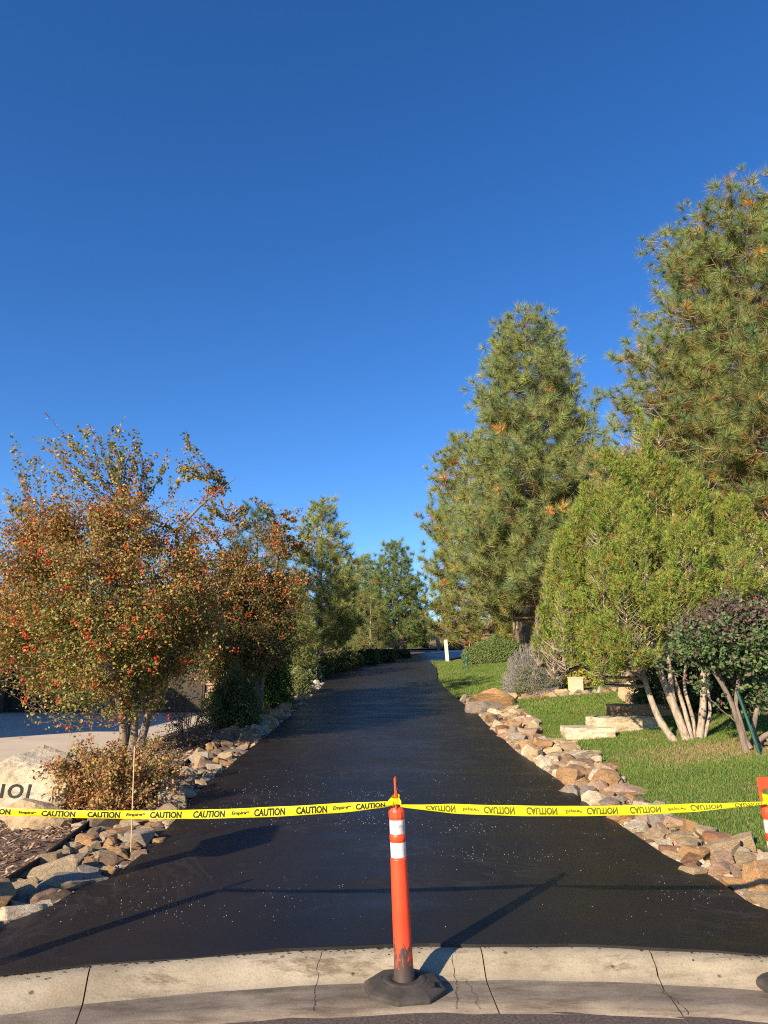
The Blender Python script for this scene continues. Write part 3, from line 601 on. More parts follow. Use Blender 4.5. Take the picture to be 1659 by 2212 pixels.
# stone slab steps
def slab(u0, u1, vtop, vbot, depth, colr, label, seed, rot=0):
    q = gp((u0 + u1) / 2, vbot); Y = q[1]; w = (u1 - u0) / FPX * Y; h = (vbot - vtop) / FPX * Y
    bm = bmesh.new(); bmesh.ops.create_cube(bm, size=1); bmesh.ops.subdivide_edges(bm, edges=bm.edges[:], cuts=5, use_grid_fill=True)
    r = np.random.default_rng(seed)
    for vx in bm.verts:
        e = vx.co; n_ = .5 * math.sin(e.x * 9 + seed) + .5 * math.sin(e.y * 11 + e.x * 4 + seed * 2)
        side = max(abs(e.x), abs(e.y)) > .49
        vx.co = Vector((e.x * w * (1 + (.08 * n_ if side else 0)) + r.normal(0, .006), e.y * depth * (1 + (.07 * n_ if side else 0)) + r.normal(0, .006), e.z * h * (1 + .04 * n_) + r.normal(0, .008)))
    me = bpy.data.meshes.new('slab'); bm.to_mesh(me); bm.free(); me.materials.append(M['rock'])
    o = link('stone_slab', me); o.location = (q[0], Y + depth / 2, q[2] + h / 2 - .03); o.rotation_euler = (0, 0, rot); o.color = (*CL[colr], 1); tag(o, label, 'stone slab', 'stone slab steps in the lawn'); return o
slab(1172, 1252, 1597, 1607, .6, 'tan', 'thin tan slab, the lowest step next to the border stones', 1, -.05)
slab(1232, 1330, 1572, 1596, .75, 'cream', 'cream and orange slab, second step up', 2, -.12)
slab(1292, 1416, 1550, 1580, .8, 'cream', 'thick white edged slab, third step up', 3, .04)
slab(1334, 1480, 1523, 1550, .8, 'orange', 'dark rust slab in shade, topmost step', 4, .02)
slab(1380, 1520, 1500, 1522, .7, 'brown', 'brown slab in the shade behind the pale pine trunks', 5, .06)

# address boulder
q = gp(10, 1772); ab = empty('address_boulder', q, 'pale boulder with black house number at the left edge', 'boulder')
V, F = rockshape(77, 4, flat=.9, planes=[((.12, -1, .28), .55)], rough=.022, ny=.75)
ctr = np.array([q[0] - .20, q[1] + .36, q[2] + .24]); V = V * np.array([.54, .58, .54]) + ctr
g = Geo(); g.add(V, F); rb = g.build('rock_body', M['rock'], ab); rb.color = (.52, .465, .35, 1)
bvh = BVHTree.FromPolygons([tuple(a) for a in V], [tuple(f) for f in F])
V2b, F2 = rockshape(78, 3, flat=.7, rough=.05); qq = gp(78, 1782); V2b = V2b * np.array([.27, .2, .26]) + np.array([qq[0] - .02, qq[1] + .14, qq[2] + .04])
g = Geo(); g.add(V2b, F2); rb2 = g.build('boulder', M['rock']); rb2.color = (.40, .31, .2, 1); tag(rb2, 'brown veined stone leaning on the numbered boulder', 'boulder')

def textmesh(s, bold=.02, shear=0):
    c = bpy.data.curves.new('lettering', 'FONT'); c.body = s; c.size = 1; c.offset = bold; c.shear = shear; c.resolution_u = 3
    o = bpy.data.objects.new('lettering', c); COL.objects.link(o); dg = bpy.context.evaluated_depsgraph_get()
    me = bpy.data.meshes.new_from_object(o.evaluated_get(dg)); bpy.data.objects.remove(o); bpy.data.curves.remove(c)
    bm = bmesh.new(); bm.from_mesh(me); ys_ = [v.co.y for v in bm.verts]
    for k_ in range(1, 10):
        yc_ = min(ys_) + (max(ys_) - min(ys_)) * k_ / 10; bmesh.ops.bisect_plane(bm, geom=bm.verts[:] + bm.edges[:] + bm.faces[:], plane_co=(0, yc_, 0), plane_no=(0, 1, 0))
    bmesh.ops.triangulate(bm, faces=bm.faces[:]); bm.to_mesh(me); bm.free()
    V = np.array([v.co[:] for v in me.vertices]); fs = [list(p_.vertices) for p_ in me.polygons]; bpy.data.meshes.remove(me)
    V[:, :2] -= V[:, :2].min(0); V /= 1.0; return V, fs
def polyobj(name, V, fs, m, parent=None):
    me = bpy.data.meshes.new(name); me.from_pydata([tuple(a) for a in V], [], fs); me.materials.append(m); return link(name, me, parent)
TV, TF = textmesh('1O1', .022); TV = TV / TV[:, 1].max() 
w_ = TV[:, 0].max(); hgt = .142; PA = at(70, 1729, q[1] + .02)
P3 = []
for a in TV:
    X = PA[0] - .095 + (a[0] - w_) * hgt * 1.08; Zz = PA[2] + a[1] * hgt + (a[0] - w_) * hgt * -.03
    h = bvh.ray_cast(Vector((X, q[1] - 2, Zz)), Vector((0, 1, 0))); yv = (h[0].y if h[0] else q[1]) - .006
    P3.append((X, yv, Zz))
polyobj('house_number', P3, TF, M['ink'], ab)

# ------------------------------------------------------------------ tubular posts, tape
def post(x, y, z0, lean, rz, label):
    e = empty('delineator_post', (x, y, z0), label, 'safety post', 'orange safety posts holding the tape')
    T = Matrix.Rotation(lean, 3, 'Y'); T = np.array(T)
    def part(name, prof, m, k=28, smooth=True):
        g = Geo(); lathe(g, prof, (0, 0, 0), k, smooth=smooth, axis=T); o = g.build(name, m); o.parent = e; return o
    # base: bevelled octagon with a raised round collar
    g = Geo(); k = 8; a0 = math.pi / 8 + .2
    prof = [(.225, 0), (.225, .030), (.200, .044), (.13, .060), (.125, .060)]
    a = np.arange(k) / k * 2 * np.pi + a0
    V = np.array([[(r * math.cos(t) * 1.0, r * math.sin(t), h) for t in a] for r, h in prof]); idx = np.arange(len(prof) * k).reshape(-1, k)
    g.add(V.reshape(-1, 3), np.stack([idx[:-1], np.roll(idx[:-1], -1, 1), np.roll(idx[1:], -1, 1), idx[1:]], -1).reshape(-1, 4)); g.add(V[-1], [list(range(k))])
    b = g.build('rubber_base', M['rubber']); b.parent = e
    bv = b.modifiers.new('bevel', 'BEVEL'); bv.width = .005; bv.segments = 2; bv.limit_method = 'ANGLE'; bv.angle_limit = .3
    g = Geo(); lathe(g, [(.118, .060), (.114, .064), (.080, .065), (.072, .058), (.06, .056)], (0, 0, 0), 32); c = g.build('collar', M['rubber']); c.parent = e
    g = Geo()
    for i in range(4): addbox(g, (.135 + .0, -.105 + i * .016 + .0, .0665), (.018, .005, .002), col=(1, 1, 1))
    mk = g.build('moulded_mark', M['black']); mk.parent = b
    part('tube', [(.058, .060), (.056, .075), (.051, .13), (.0495, .40), (.0465, .655), (.0462, .662), (.0425, .663), (.0425, .672), (.0, .672)], M['orange'])
    part('reflective_band', [(.0432, .668), (.0434, .672), (.0434, .742), (.0432, .748)], M['white'])
    part('ring', [(.0435, .745), (.0435, .752), (.0455, .756), (.0455, .782), (.0432, .786), (.0430, .790)], M['orange'])
    part('reflective_band', [(.0427, .787), (.0429, .792), (.0429, .856), (.0427, .862)], M['white'])
    part('cap', [(.043, .860), (.043, .872), (.0455, .876), (.0455, .905), (.036, .925), (.018, .932), (0, .932)], M['orange'], 12, False)
    # flat loop handle
    g = Geo(); hw, th = .043, .0105
    bm = bmesh.new()
    out = [(-hw, .915), (-hw * .98, 1.055), (-hw * .92, 1.085), (hw * .92, 1.085), (hw * .98, 1.055), (hw, .915)]
    inn = [(-hw + .019, .915), (-hw + .019, 1.02), (hw - .019, 1.02), (hw - .019, .915)]
    ring = [out[0], out[1], out[2], out[3], out[4], out[5], inn[3], inn[2], inn[1], inn[0]]
    for sgn in (-1, 1): pass
    quads = [(0, 1, 8, 9), (1, 4, 7, 8), (4, 5, 6, 7), (1, 2, 3, 4)]
    V = np.array([(p_[0], -th / 2, p_[1]) for p_ in ring] + [(p_[0], th / 2, p_[1]) for p_ in ring])
    Fh = [q_ for q_ in quads] + [tuple(i + 10 for i in q_[::-1]) for q_ in quads] + [(i, i + 10, (i + 1) % 10 + 10, (i + 1) % 10) for i in range(10)]
    c_, s_ = math.cos(rz), math.sin(rz); Rz = np.array([[c_, -s_, 0], [s_, c_, 0], [0, 0, 1]])
    V = (V @ Rz.T) @ T.T; h = polyobj('handle', V, Fh, M['orange']); h.parent = e
    bv = h.modifiers.new('bevel', 'BEVEL'); bv.width = .003; bv.segments = 2
    hb = Geo(); lathe(hb, [(.008, -.0062), (.008, .0062)], (0, 0, 0), 12); Vh = np.concatenate(hb.v); Vh = np.stack([Vh[:, 0], Vh[:, 2], Vh[:, 1]], -1) + np.array([0, 0, 1.052])
    g = Geo(); g.add((Vh @ Rz.T) @ T.T, hb.f[0]); o = g.build('bolt_hole', M['black']); o.parent = e
    return e, T
PX, PY, PZ = .112, 4.29, .032
post(PX, PY, PZ, math.radians(-2.6), math.radians(86), 'orange post with black rubber base in the middle of the driveway mouth')
post(2.245, 4.30, .034, math.radians(-3.8), math.radians(-6), 'orange post cut by the right edge of the photo')
post(-2.38, 4.12, .034, 0, math.radians(30), 'orange post left of the driveway mouth holding the tape end')

def tape(P0, P1, sag, label, words, flip, wfun, tilt0, tilt1, seed, m_ink):
    e = empty('caution_tape', (np.array(P0) + np.array(P1)) / 2, label, 'tape')
    P0 = np.array(P0); P1 = np.array(P1); n = 180; r = np.random.default_rng(seed)
    s = np.linspace(0, 1, n); ctr = P0 + (P1 - P0) * s[:, None]; ctr[:, 2] -= sag * 4 * s * (1 - s)
    W = wfun(s) * .82; tl_ = tilt0 + (tilt1 - tilt0) * s + .12 * np.sin(s * 9 + seed)
    k = np.linspace(-1, 1, 9)
    def surf(si, kk, off=0.):
        c = np.stack([np.interp(si, s, ctr[:, i]) for i in range(3)], -1); w2 = np.interp(si, s, W) / 2; t = np.interp(si, s, tl_)
        cy = -.006 * (1 - kk ** 2) - off
        wave = .003 * np.sin(si * 40 + kk * 2 + seed)
        return c + np.stack([0 * si, (np.sin(t) * kk * w2 + cy + wave), np.cos(t) * kk * w2], -1)
    S, K = np.meshgrid(s, k, indexing='ij'); V = surf(S.ravel(), K.ravel()); ii = np.arange(n * 9).reshape(n, 9)
    g = Geo(); g.add(V, np.stack([ii[:-1, :-1], ii[1:, :-1], ii[1:, 1:], ii[:-1, 1:]], -1).reshape(-1, 4), smooth=True); g.build('ribbon', M['tape'], e)
    L = P1[0] - P0[0]
    for (txt, xa, xb, hf, ctrk) in words:
        TV, TF = textmesh(txt, .036 if txt == 'CAUTION' else .03, 0 if txt == 'CAUTION' else .15)
        # split long edges so that the print follows the ribbon
        a = TV[:, 0] / TV[:, 0].max(); b = TV[:, 1] / TV[:, 1].max()
        if flip: b = 1 - b
        X = xa + (xb - xa) * a; si = (X - P0[0]) / L
        kk = ctrk + (b - .5) * hf
        ok = (si > -.01) & (si < 1.01)
        V = surf(np.clip(si, 0, 1), np.clip(kk, -.98, .98), .0016)
        polyobj('lettering', V, TF, m_ink, e)
    return e, surf
def ux(u, t=4.06): return (u - 829.5) / FPX * t
wl = []
for a, b in ((-8,58),(122,190),(215,282),(343,408),(432,497),(558,622),(645,710),(770,832)): wl.append(('CAUTION', ux(a), ux(b), 1.5, .0))
for a, b in ((75,107),(294,328),(511,543),(722,755)):
    wl.append(('Empire', ux(a), ux(b) - .004, .95, .0))
A0 = (-2.36, 4.14, .975); A1 = (PX - .035, PY - .045, .985)
_, sfl = tape(A0, A1, .045, 'yellow caution tape stretched left from the middle orange post', wl, False,
     lambda s: np.interp(s, [0, .2, .35, .7, .88, .97, 1], [.052, .044, .050, .062, .060, .038, .018]), .15, .25, 3, M['ink'])
wr = []
for a, b in ((918,980),(1040,1105),(1130,1195),(1258,1323),(1349,1415),(1478,1545),(1572,1632)): wr.append(('CAUTION', ux(a), ux(b), 1.45, .02))
for a, b in ((995,1025),(1212,1243),(1430,1463)): wr.append(('Empire', ux(a), ux(b) - .004, .9, .05))
B0 = (PX - .02, PY - .05, .972); B1 = (2.15, 4.26, .985)
_, sfr = tape(B0, B1, .035, 'yellow caution tape with upside down print from middle post to right post', wr, True,
     lambda s: np.interp(s, [0, .05, .14, .3, .6, .8, .95, 1], [.016, .030, .060, .066, .062, .052, .026, .016]), .1, .35, 6, M['ink_back'])
# logo globes and knots
for o_, pts, sf, P0_, L_, mk in (('l', (110, 332, 547, 759), sfl, A0, A1[0] - A0[0], M['ink']), ('r', (1029, 1247, 1467), sfr, B0, B1[0] - B0[0], M['ink_back'])):
    par = [o for o in COL.objects if o.name.startswith('caution_tape') and o.parent is None][0 if o_ == 'l' else 1]
    for u in pts:
        X = ux(u) - .006; a = np.arange(14) / 14 * 2 * np.pi; ss = (X + .0085 * np.cos(a) - P0_[0]) / L_; kk = (.22 if o_ == 'l' else -.12) + .20 * np.sin(a)
        Vo = sf(np.clip(ss, 0, 1), kk, .0017); ss2 = (X + .0052 * np.cos(a) - P0_[0]) / L_; Vi = sf(np.clip(ss2, 0, 1), (.22 if o_ == 'l' else -.12) + .12 * np.sin(a), .0017)
        polyobj('logo_ring', np.concatenate([Vo, Vi]), [(i, (i + 1) % 14, 14 + (i + 1) % 14, 14 + i) for i in range(14)], mk, par)
        ss3 = (X + np.array([-.010, .011, .011, -.010]) - P0_[0]) / L_; V = sf(ss3, (.22 if o_ == 'l' else -.12) + np.array([-.03, -.03, .04, .04]), .0019); polyobj('logo_bar', V, [(0, 1, 2, 3)], mk, par)
def knot(x, y, z, par, seed):
    r = np.random.default_rng(seed); g = Geo()
    for i in range(3):
        a = np.linspace(0, 2 * np.pi, 20); rad = .024 + .003 * i; zz = z - .012 + .012 * i + .006 * np.sin(a + r.uniform(0, 6)); P = np.stack([x + rad * np.cos(a) * .75, y + rad * np.sin(a) * 1.9, zz], -1)
        Q = np.stack([P - (0, 0, .011), P + (0, 0, .011)], 1); g.add(Q, [(2*k, 2*k+1, 2*k+3, 2*k+2) for k in range(19)], smooth=True)
    for i in range(5):
        a0 = r.uniform(-2.6, -.5); L = r.uniform(.03, .06); d = np.array([math.cos(a0), math.sin(a0) * .6, r.uniform(-.5, .5)]) * L; c = np.array([x, y - .04, z]); w = np.array([0, .002, .012])
        g.add([c - w, c + w, c + d * .6 + w * .9 + (0, 0, .012), c + d * .6 - w * .9, c + d + w * .5, c + d - w], [(0, 3, 2, 1), (3, 5, 4, 2)], smooth=False)
    g.build('knot', M['tape'], par)
tp = [o for o in COL.objects if o.name.startswith('caution_tape') and o.parent is None]
knot(.066, PY, .992 + PZ * 0, tp[0], 1); knot(2.172, 4.29, 1.0, tp[1], 2)

# mailbox and its post just outside the left edge: its shadow lies on the asphalt
mb = empty('mailbox', (-3.42, 4.35, .1), 'dark mailbox on a post beside the driveway mouth', 'mailbox')
g = Geo(); addbox(g, (-3.42, 4.35, .80), (.055, .055, .70)); g.build('post', M['dark_wall'], mb)
g = Geo(); a = np.linspace(0, np.pi, 9); 
sec = [(-.13, -.0), (.13, -.0)] + [(.13 * math.cos(t), .22 + .12 * math.sin(t)) for t in a]
V = [(-3.42 + sx_, 4.35 + yy_, 1.50 + sz_) for yy_ in (-.28, .28) for sx_, sz_ in sec]; n = len(sec)
g.add(V, [(i, (i + 1) % n, n + (i + 1) % n, n + i) for i in range(n)]); g.add(V[:n], [list(range(n))[::-1]]); g.add(V[n:], [list(range(n))]); g.build('box', M['mailbox'], mb)

# ------------------------------------------------------------------ vegetation
def needles(g, P, A, L, n, wd, cg, co, fo, shoot=.42, r=rng, spread=1.6, droop=0.0):
    """tufts: P (T,3) tips base, A (T,3) axis, L (T,) needle length, n needles per tuft"""
    T = len(P); A = nrm(A); t = r.uniform(0, 1, (T, n)); th = spread * (1 - t * .8) + r.normal(0, .12, (T, n)); ph = r.uniform(0, 2 * np.pi, (T, n))
    ref = np.where(np.abs(A[:, 2:3]) > .9, np.array([1., 0, 0]), np.array([0, 0, 1.])); U = nrm(np.cross(A, ref)); W = np.cross(A, U)
    d = A[:, None] * np.cos(th)[..., None] + (U[:, None] * np.cos(ph)[..., None] + W[:, None] * np.sin(ph)[..., None]) * np.sin(th)[..., None]
    d[..., 2] -= droop
    b = P[:, None] + A[:, None] * (t * shoot)[..., None] * L[:, None, None]
    Ln = L[:, None] * r.uniform(.75, 1.1, (T, n)); tip = b + d * Ln[..., None]
    s = nrm(np.cross(d, r.normal(size=(T, n, 3)))) * (wd / 2)
    V = np.stack([b - s, b + s, tip], 2).reshape(-1, 3)
    c = np.repeat(cg[:, None], n, 1) * r.uniform(.75, 1.3, (T, n, 1))
    old = (r.uniform(0, 1, (T, n)) < fo[:, None] * (1.3 - t)); cc = np.broadcast_to(np.asarray(co), (T, n, 3)) * r.uniform(.7, 1.3, (T, n, 1)); c = np.where(old[..., None], cc, c)
    g.add(V, np.arange(T * n * 3).reshape(-1, 3), c.reshape(-1, 3))

def pine(x, y, z0, ztop, prof, label, seed, nb=70, tl=.26, nn=46, wd=.008, trunk=.17, cb=.12, dens=1., gpal=None, old=.12, up=.5, twl=.33, barkm='bark_pine', lx=0., group=None, twist=None, tip=.8, rs=.86, bright=1.8):
    prof = [(a_, b_ * rs) for a_, b_ in prof]
    r = np.random.default_rng(seed); rnd = random.Random(seed)
    e = empty('pine_tree', (x, y, z0), label, 'pine tree', group)
    Ht = ztop - z0; gt = Geo(); S = 12; hh = np.linspace(0, 1, S)
    tx = x + lx * hh + .05 * Ht * .1 * np.sin(hh * 5 + seed); ty = y + .03 * np.sin(hh * 6 + seed); TP = np.stack([tx, ty, z0 - .2 + (Ht + .2) * hh], -1)
    tubes(gt, TP, trunk * (1 - hh * .93) ** .8, 9)
    pf = np.array(prof); BP, BR = [], []; TW, TR = [], []; PT, AX, FO = [], [], []
    for i in range(nb):
        hf = cb + (1 - cb) * ((i + .5) / nb) ** .92 + r.normal(0, .01); hf = min(hf, .985)
        ph = i * 2.399963 + r.normal(0, .25); R = np.interp(hf, pf[:, 0], pf[:, 1]) * r.uniform(.78, 1.12)
        if R < .05: continue
        if twist: R *= 1 + twist * math.cos(ph - math.pi)
        d = np.array([math.cos(ph), math.sin(ph), 0]); zb = z0 + Ht * hf - up * R * .55; zb = max(zb, z0 + .3)
        o = np.array([np.interp((zb - z0) / Ht, hh, tx), np.interp((zb - z0) / Ht, hh, ty), zb])
        s = np.linspace(0, 1, 7); lift = up * R * (s ** 2 * .9) - .06 * R * np.sin(s * 3); side = np.cross(d, [0, 0, 1]) * r.normal(0, .10) * R
        B = o + d * (R * s)[:, None] + side * (s ** 2)[:, None]; B[:, 2] += lift
        BP.append(B); BR.append(np.maximum(trunk * .28 * (1 - hf * .6) * (1 - s * .88), .006))
        nt_ = max(4, int(R * 6.3 * dens / (tl / .26)))
        for j in range(nt_):
            sj = .22 + .78 * (j + r.uniform(0, 1)) / nt_; b = np.array([np.interp(sj, s, B[:, q_]) for q_ in range(3)])
            sd = 1 if (j % 2) else -1; ll = (twl * (1.1 - sj) * R + .35 * tl / .26 * .8) * r.uniform(.6, 1.15)
            td = d * r.uniform(.3, 1.) + np.cross(d, [0, 0, 1]) * sd * r.uniform(.3, 1.2) * (1 if sj < .93 else .3) + np.array([0, 0, r.uniform(-.15, .75) * up * 1.6])
            td = td / np.linalg.norm(td); q1 = b + td * ll * .5 + (0, 0, -.02); q2 = b + td * ll + np.array([0, 0, .12 * ll])
            TW.append([b, q1, q2]); TR.append([.009, .007, .004])
            kk = max(1, int(ll / (tl * .85)))
            for m_ in range(kk):
                f_ = 1 - m_ / max(kk, 1) * .75; pp = b + (q2 - b) * f_ + r.normal(0, tl * .16, 3); ax = td * .8 + np.array([0, 0, .55 * tip]) + r.normal(0, .3, 3)
                PT.append(pp); AX.append(ax); FO.append(old * (2.2 if m_ > 0 else .6) * r.uniform(0, 1.8))
    for m_ in range(7): PT.append(TP[-1] + r.normal(0, tl * .35, 3) - (0, 0, m_ * tl * .45)); AX.append(np.array([0, 0, 1.]) + r.normal(0, .4, 3)); FO.append(.05)
    tubes(gt, np.array(BP), np.array(BR), 5); tubes(gt, np.array(TW), np.array(TR), 3)
    tr = gt.build('trunk', M[barkm], e)
    PT = np.array(PT); AX = np.array(AX); FO = np.array(FO); gp_ = gpal or [((.085, .125, .045), 3), ((.11, .145, .05), 3), ((.13, .145, .055), 2), ((.065, .105, .05), 2)]
    d3 = PT - np.array([0, 0, CAMZ]); fw = d3[:, 1] * CP + d3[:, 2] * SP; uu = 829.5 + FPX * d3[:, 0] / fw; kp = (uu < 1900) & (uu > -240); PT, AX, FO = PT[kp], AX[kp], FO[kp]
    # dead clumps
    cg = pick(gp_, len(PT), r, .15) * bright; g = Geo()
    dead = r.uniform(0, 1, len(PT)) < old * .10; cg[dead] = pick([((.55, .25, .08), 1), ((.50, .33, .11), 1)], int(dead.sum()), r)
    needles(g, PT, AX, tl * r.uniform(.6, 1.22, len(PT)), nn, wd, cg, (.34, .23, .08), FO, r=r)
    cr = g.build('crown', M['needle'], e)
    return e, len(PT)

tot = 0
# right foreground pine
c = at(1600, 640, 16.5); X0 = c[0]
e, n = pine(X0, 16.5, hz(X0, 16.5), at(1600, 462, 16.5)[2], [(0, .0), (.30, 4.0), (.42, 4.4), (.58, 3.8), (.72, 3.0), (.84, 2.5), (.92, 2.1), (.97, 1.6), (1, 1.0)],
     'tallest pine at the right edge of the photo with orange inner needles', 11, nb=150, tl=.26, nn=84, wd=.0092, trunk=.26, cb=.36, dens=1.25, old=.27, up=.42, tip=.7, gpal=[((.10, .135, .045), 3), ((.13, .165, .055), 3), ((.15, .16, .06), 2), ((.075, .12, .05), 2)]); tot += n
# middle tall pine
c = at(1170, 1395, 31.0); X0 = c[0]
e, n = pine(X0, 31, hz(X0, 31), at(1170, 690, 31)[2], [(0, 1.2), (.10, 2.5), (.155, 3.2), (.28, 3.6), (.455, 3.2), (.63, 2.4), (.765, 1.95), (.83, 1.65), (.92, 1.2), (.97, .9), (1, .6)],
     'tall dense pine in the middle rising behind the clipped hedge', 12, nb=210, tl=.42, nn=76, wd=.017, trunk=.2, cb=.13, dens=1.5, old=.13, up=.4, gpal=[((.11, .135, .05), 3), ((.13, .15, .05), 3), ((.14, .15, .055), 2), ((.08, .12, .055), 2)], rs=1.05, bright=2.0); tot += n
# pine left-behind of it
c = at(1024, 1320, 39.0); X0 = c[0]
e, n = pine(X0, 39, hz(X0, 39), at(1010, 945, 39)[2], [(0, 1.2), (.07, 2.5), (.25, 3.0), (.45, 2.8), (.65, 2.4), (.85, 1.7), (.95, 1.1), (1, .6)],
     'yellowish pine with brown inner needles leaning out over the bend of the road', 13, rs=.97, nb=130, tl=.44, nn=66, wd=.022, trunk=.2, cb=.06, dens=1.1, old=.34, up=.35, gpal=[((.11, .145, .04), 3), ((.14, .16, .045), 3), ((.09, .13, .045), 2)]); tot += n
# small pines left of the bend
for (u, vb, vt, Y, prof, lab, sd, kw) in (
    (690, 1410, 1090, 34, [(0, .5), (.12, 1.5), (.3, 2.1), (.5, 1.7), (.7, 1.15), (.85, .75), (1, .25)], 'slim pine with pale bare lower trunk at the left of the road bend', 14, dict(nb=78, tl=.34, nn=56, wd=0.018, trunk=.16, cb=.14, dens=1.9, rs=.92, bright=2.0, barkm='bark_pale', up=.75, gpal=[((.13, .15, .045), 3), ((.155, .165, .05), 2), ((.09, .12, .045), 1)])),
    (853, 1402, 1175, 47, [(0, .6), (.15, 2.3), (.35, 2.3), (.6, 1.7), (.8, 1.0), (1, .25)], 'dark green pine standing at the far end of the road bend', 15, dict(nb=81, tl=.36, nn=56, wd=0.023, trunk=.15, cb=.12, dens=1.9, rs=.92, bright=2.0, up=.6, gpal=[((.065, .105, .04), 2), ((.09, .125, .045), 2)])),
    (772, 1390, 1205, 54, [(0, 1), (.2, 2.4), (.5, 2.0), (.8, 1.3), (1, .3)], 'bluish pine behind the gap between the two small pines', 16, dict(nb=67, tl=.42, nn=56, wd=0.029, trunk=.16, cb=.15, dens=1.9, rs=.92, bright=2.0, gpal=[((.10, .135, .06), 2), ((.12, .145, .055), 2)])),
    (800, 1408, 1285, 41, [(0, .6), (.2, 1.3), (.5, 1.1), (.8, .6), (1, .15)], 'young olive green pine in front of the dark one', 17, dict(nb=40, tl=.26, nn=36, wd=.014, trunk=.07, cb=.05, dens=1.6, gpal=[((.10, .13, .04), 2), ((.12, .14, .045), 2)])),
    (545, 1400, 1098, 30, [(0, 1), (.2, 2.3), (.5, 1.9), (.8, 1.2), (1, .3)], 'dark pine showing its top above the second hawthorn', 18, dict(nb=70, tl=.32, nn=38, wd=.015, trunk=.18, cb=.1, dens=2.4, gpal=[((.06, .09, .035), 2), ((.05, .085, .035), 2)])),
    (615, 1430, 1265, 27, [(0, .8), (.2, 1.6), (.5, 1.4), (.8, .8), (1, .3)], 'low bushy pine beside the pale trunk left of the road', 19, dict(nb=50, tl=.28, nn=40, wd=.013, trunk=.08, cb=.05, dens=1.7, gpal=[((.11, .13, .038), 2), ((.13, .145, .04), 2)])),
    (735, 1405, 1240, 44, [(0, 1), (.2, 2.2), (.5, 1.8), (.8, 1.1), (1, .3)], 'olive pine filling the space right of the pale trunk', 20, dict(nb=56, tl=.36, nn=36, wd=.018, trunk=.12, cb=.06, dens=1.7, gpal=[((.09, .12, .04), 2), ((.11, .13, .045), 2)]))):
    X0 = at(u, vb, Y)[0]; e, n = pine(X0, Y, hz(X0, Y), at(u, vt, Y)[2], prof, lab, sd, **kw); tot += n
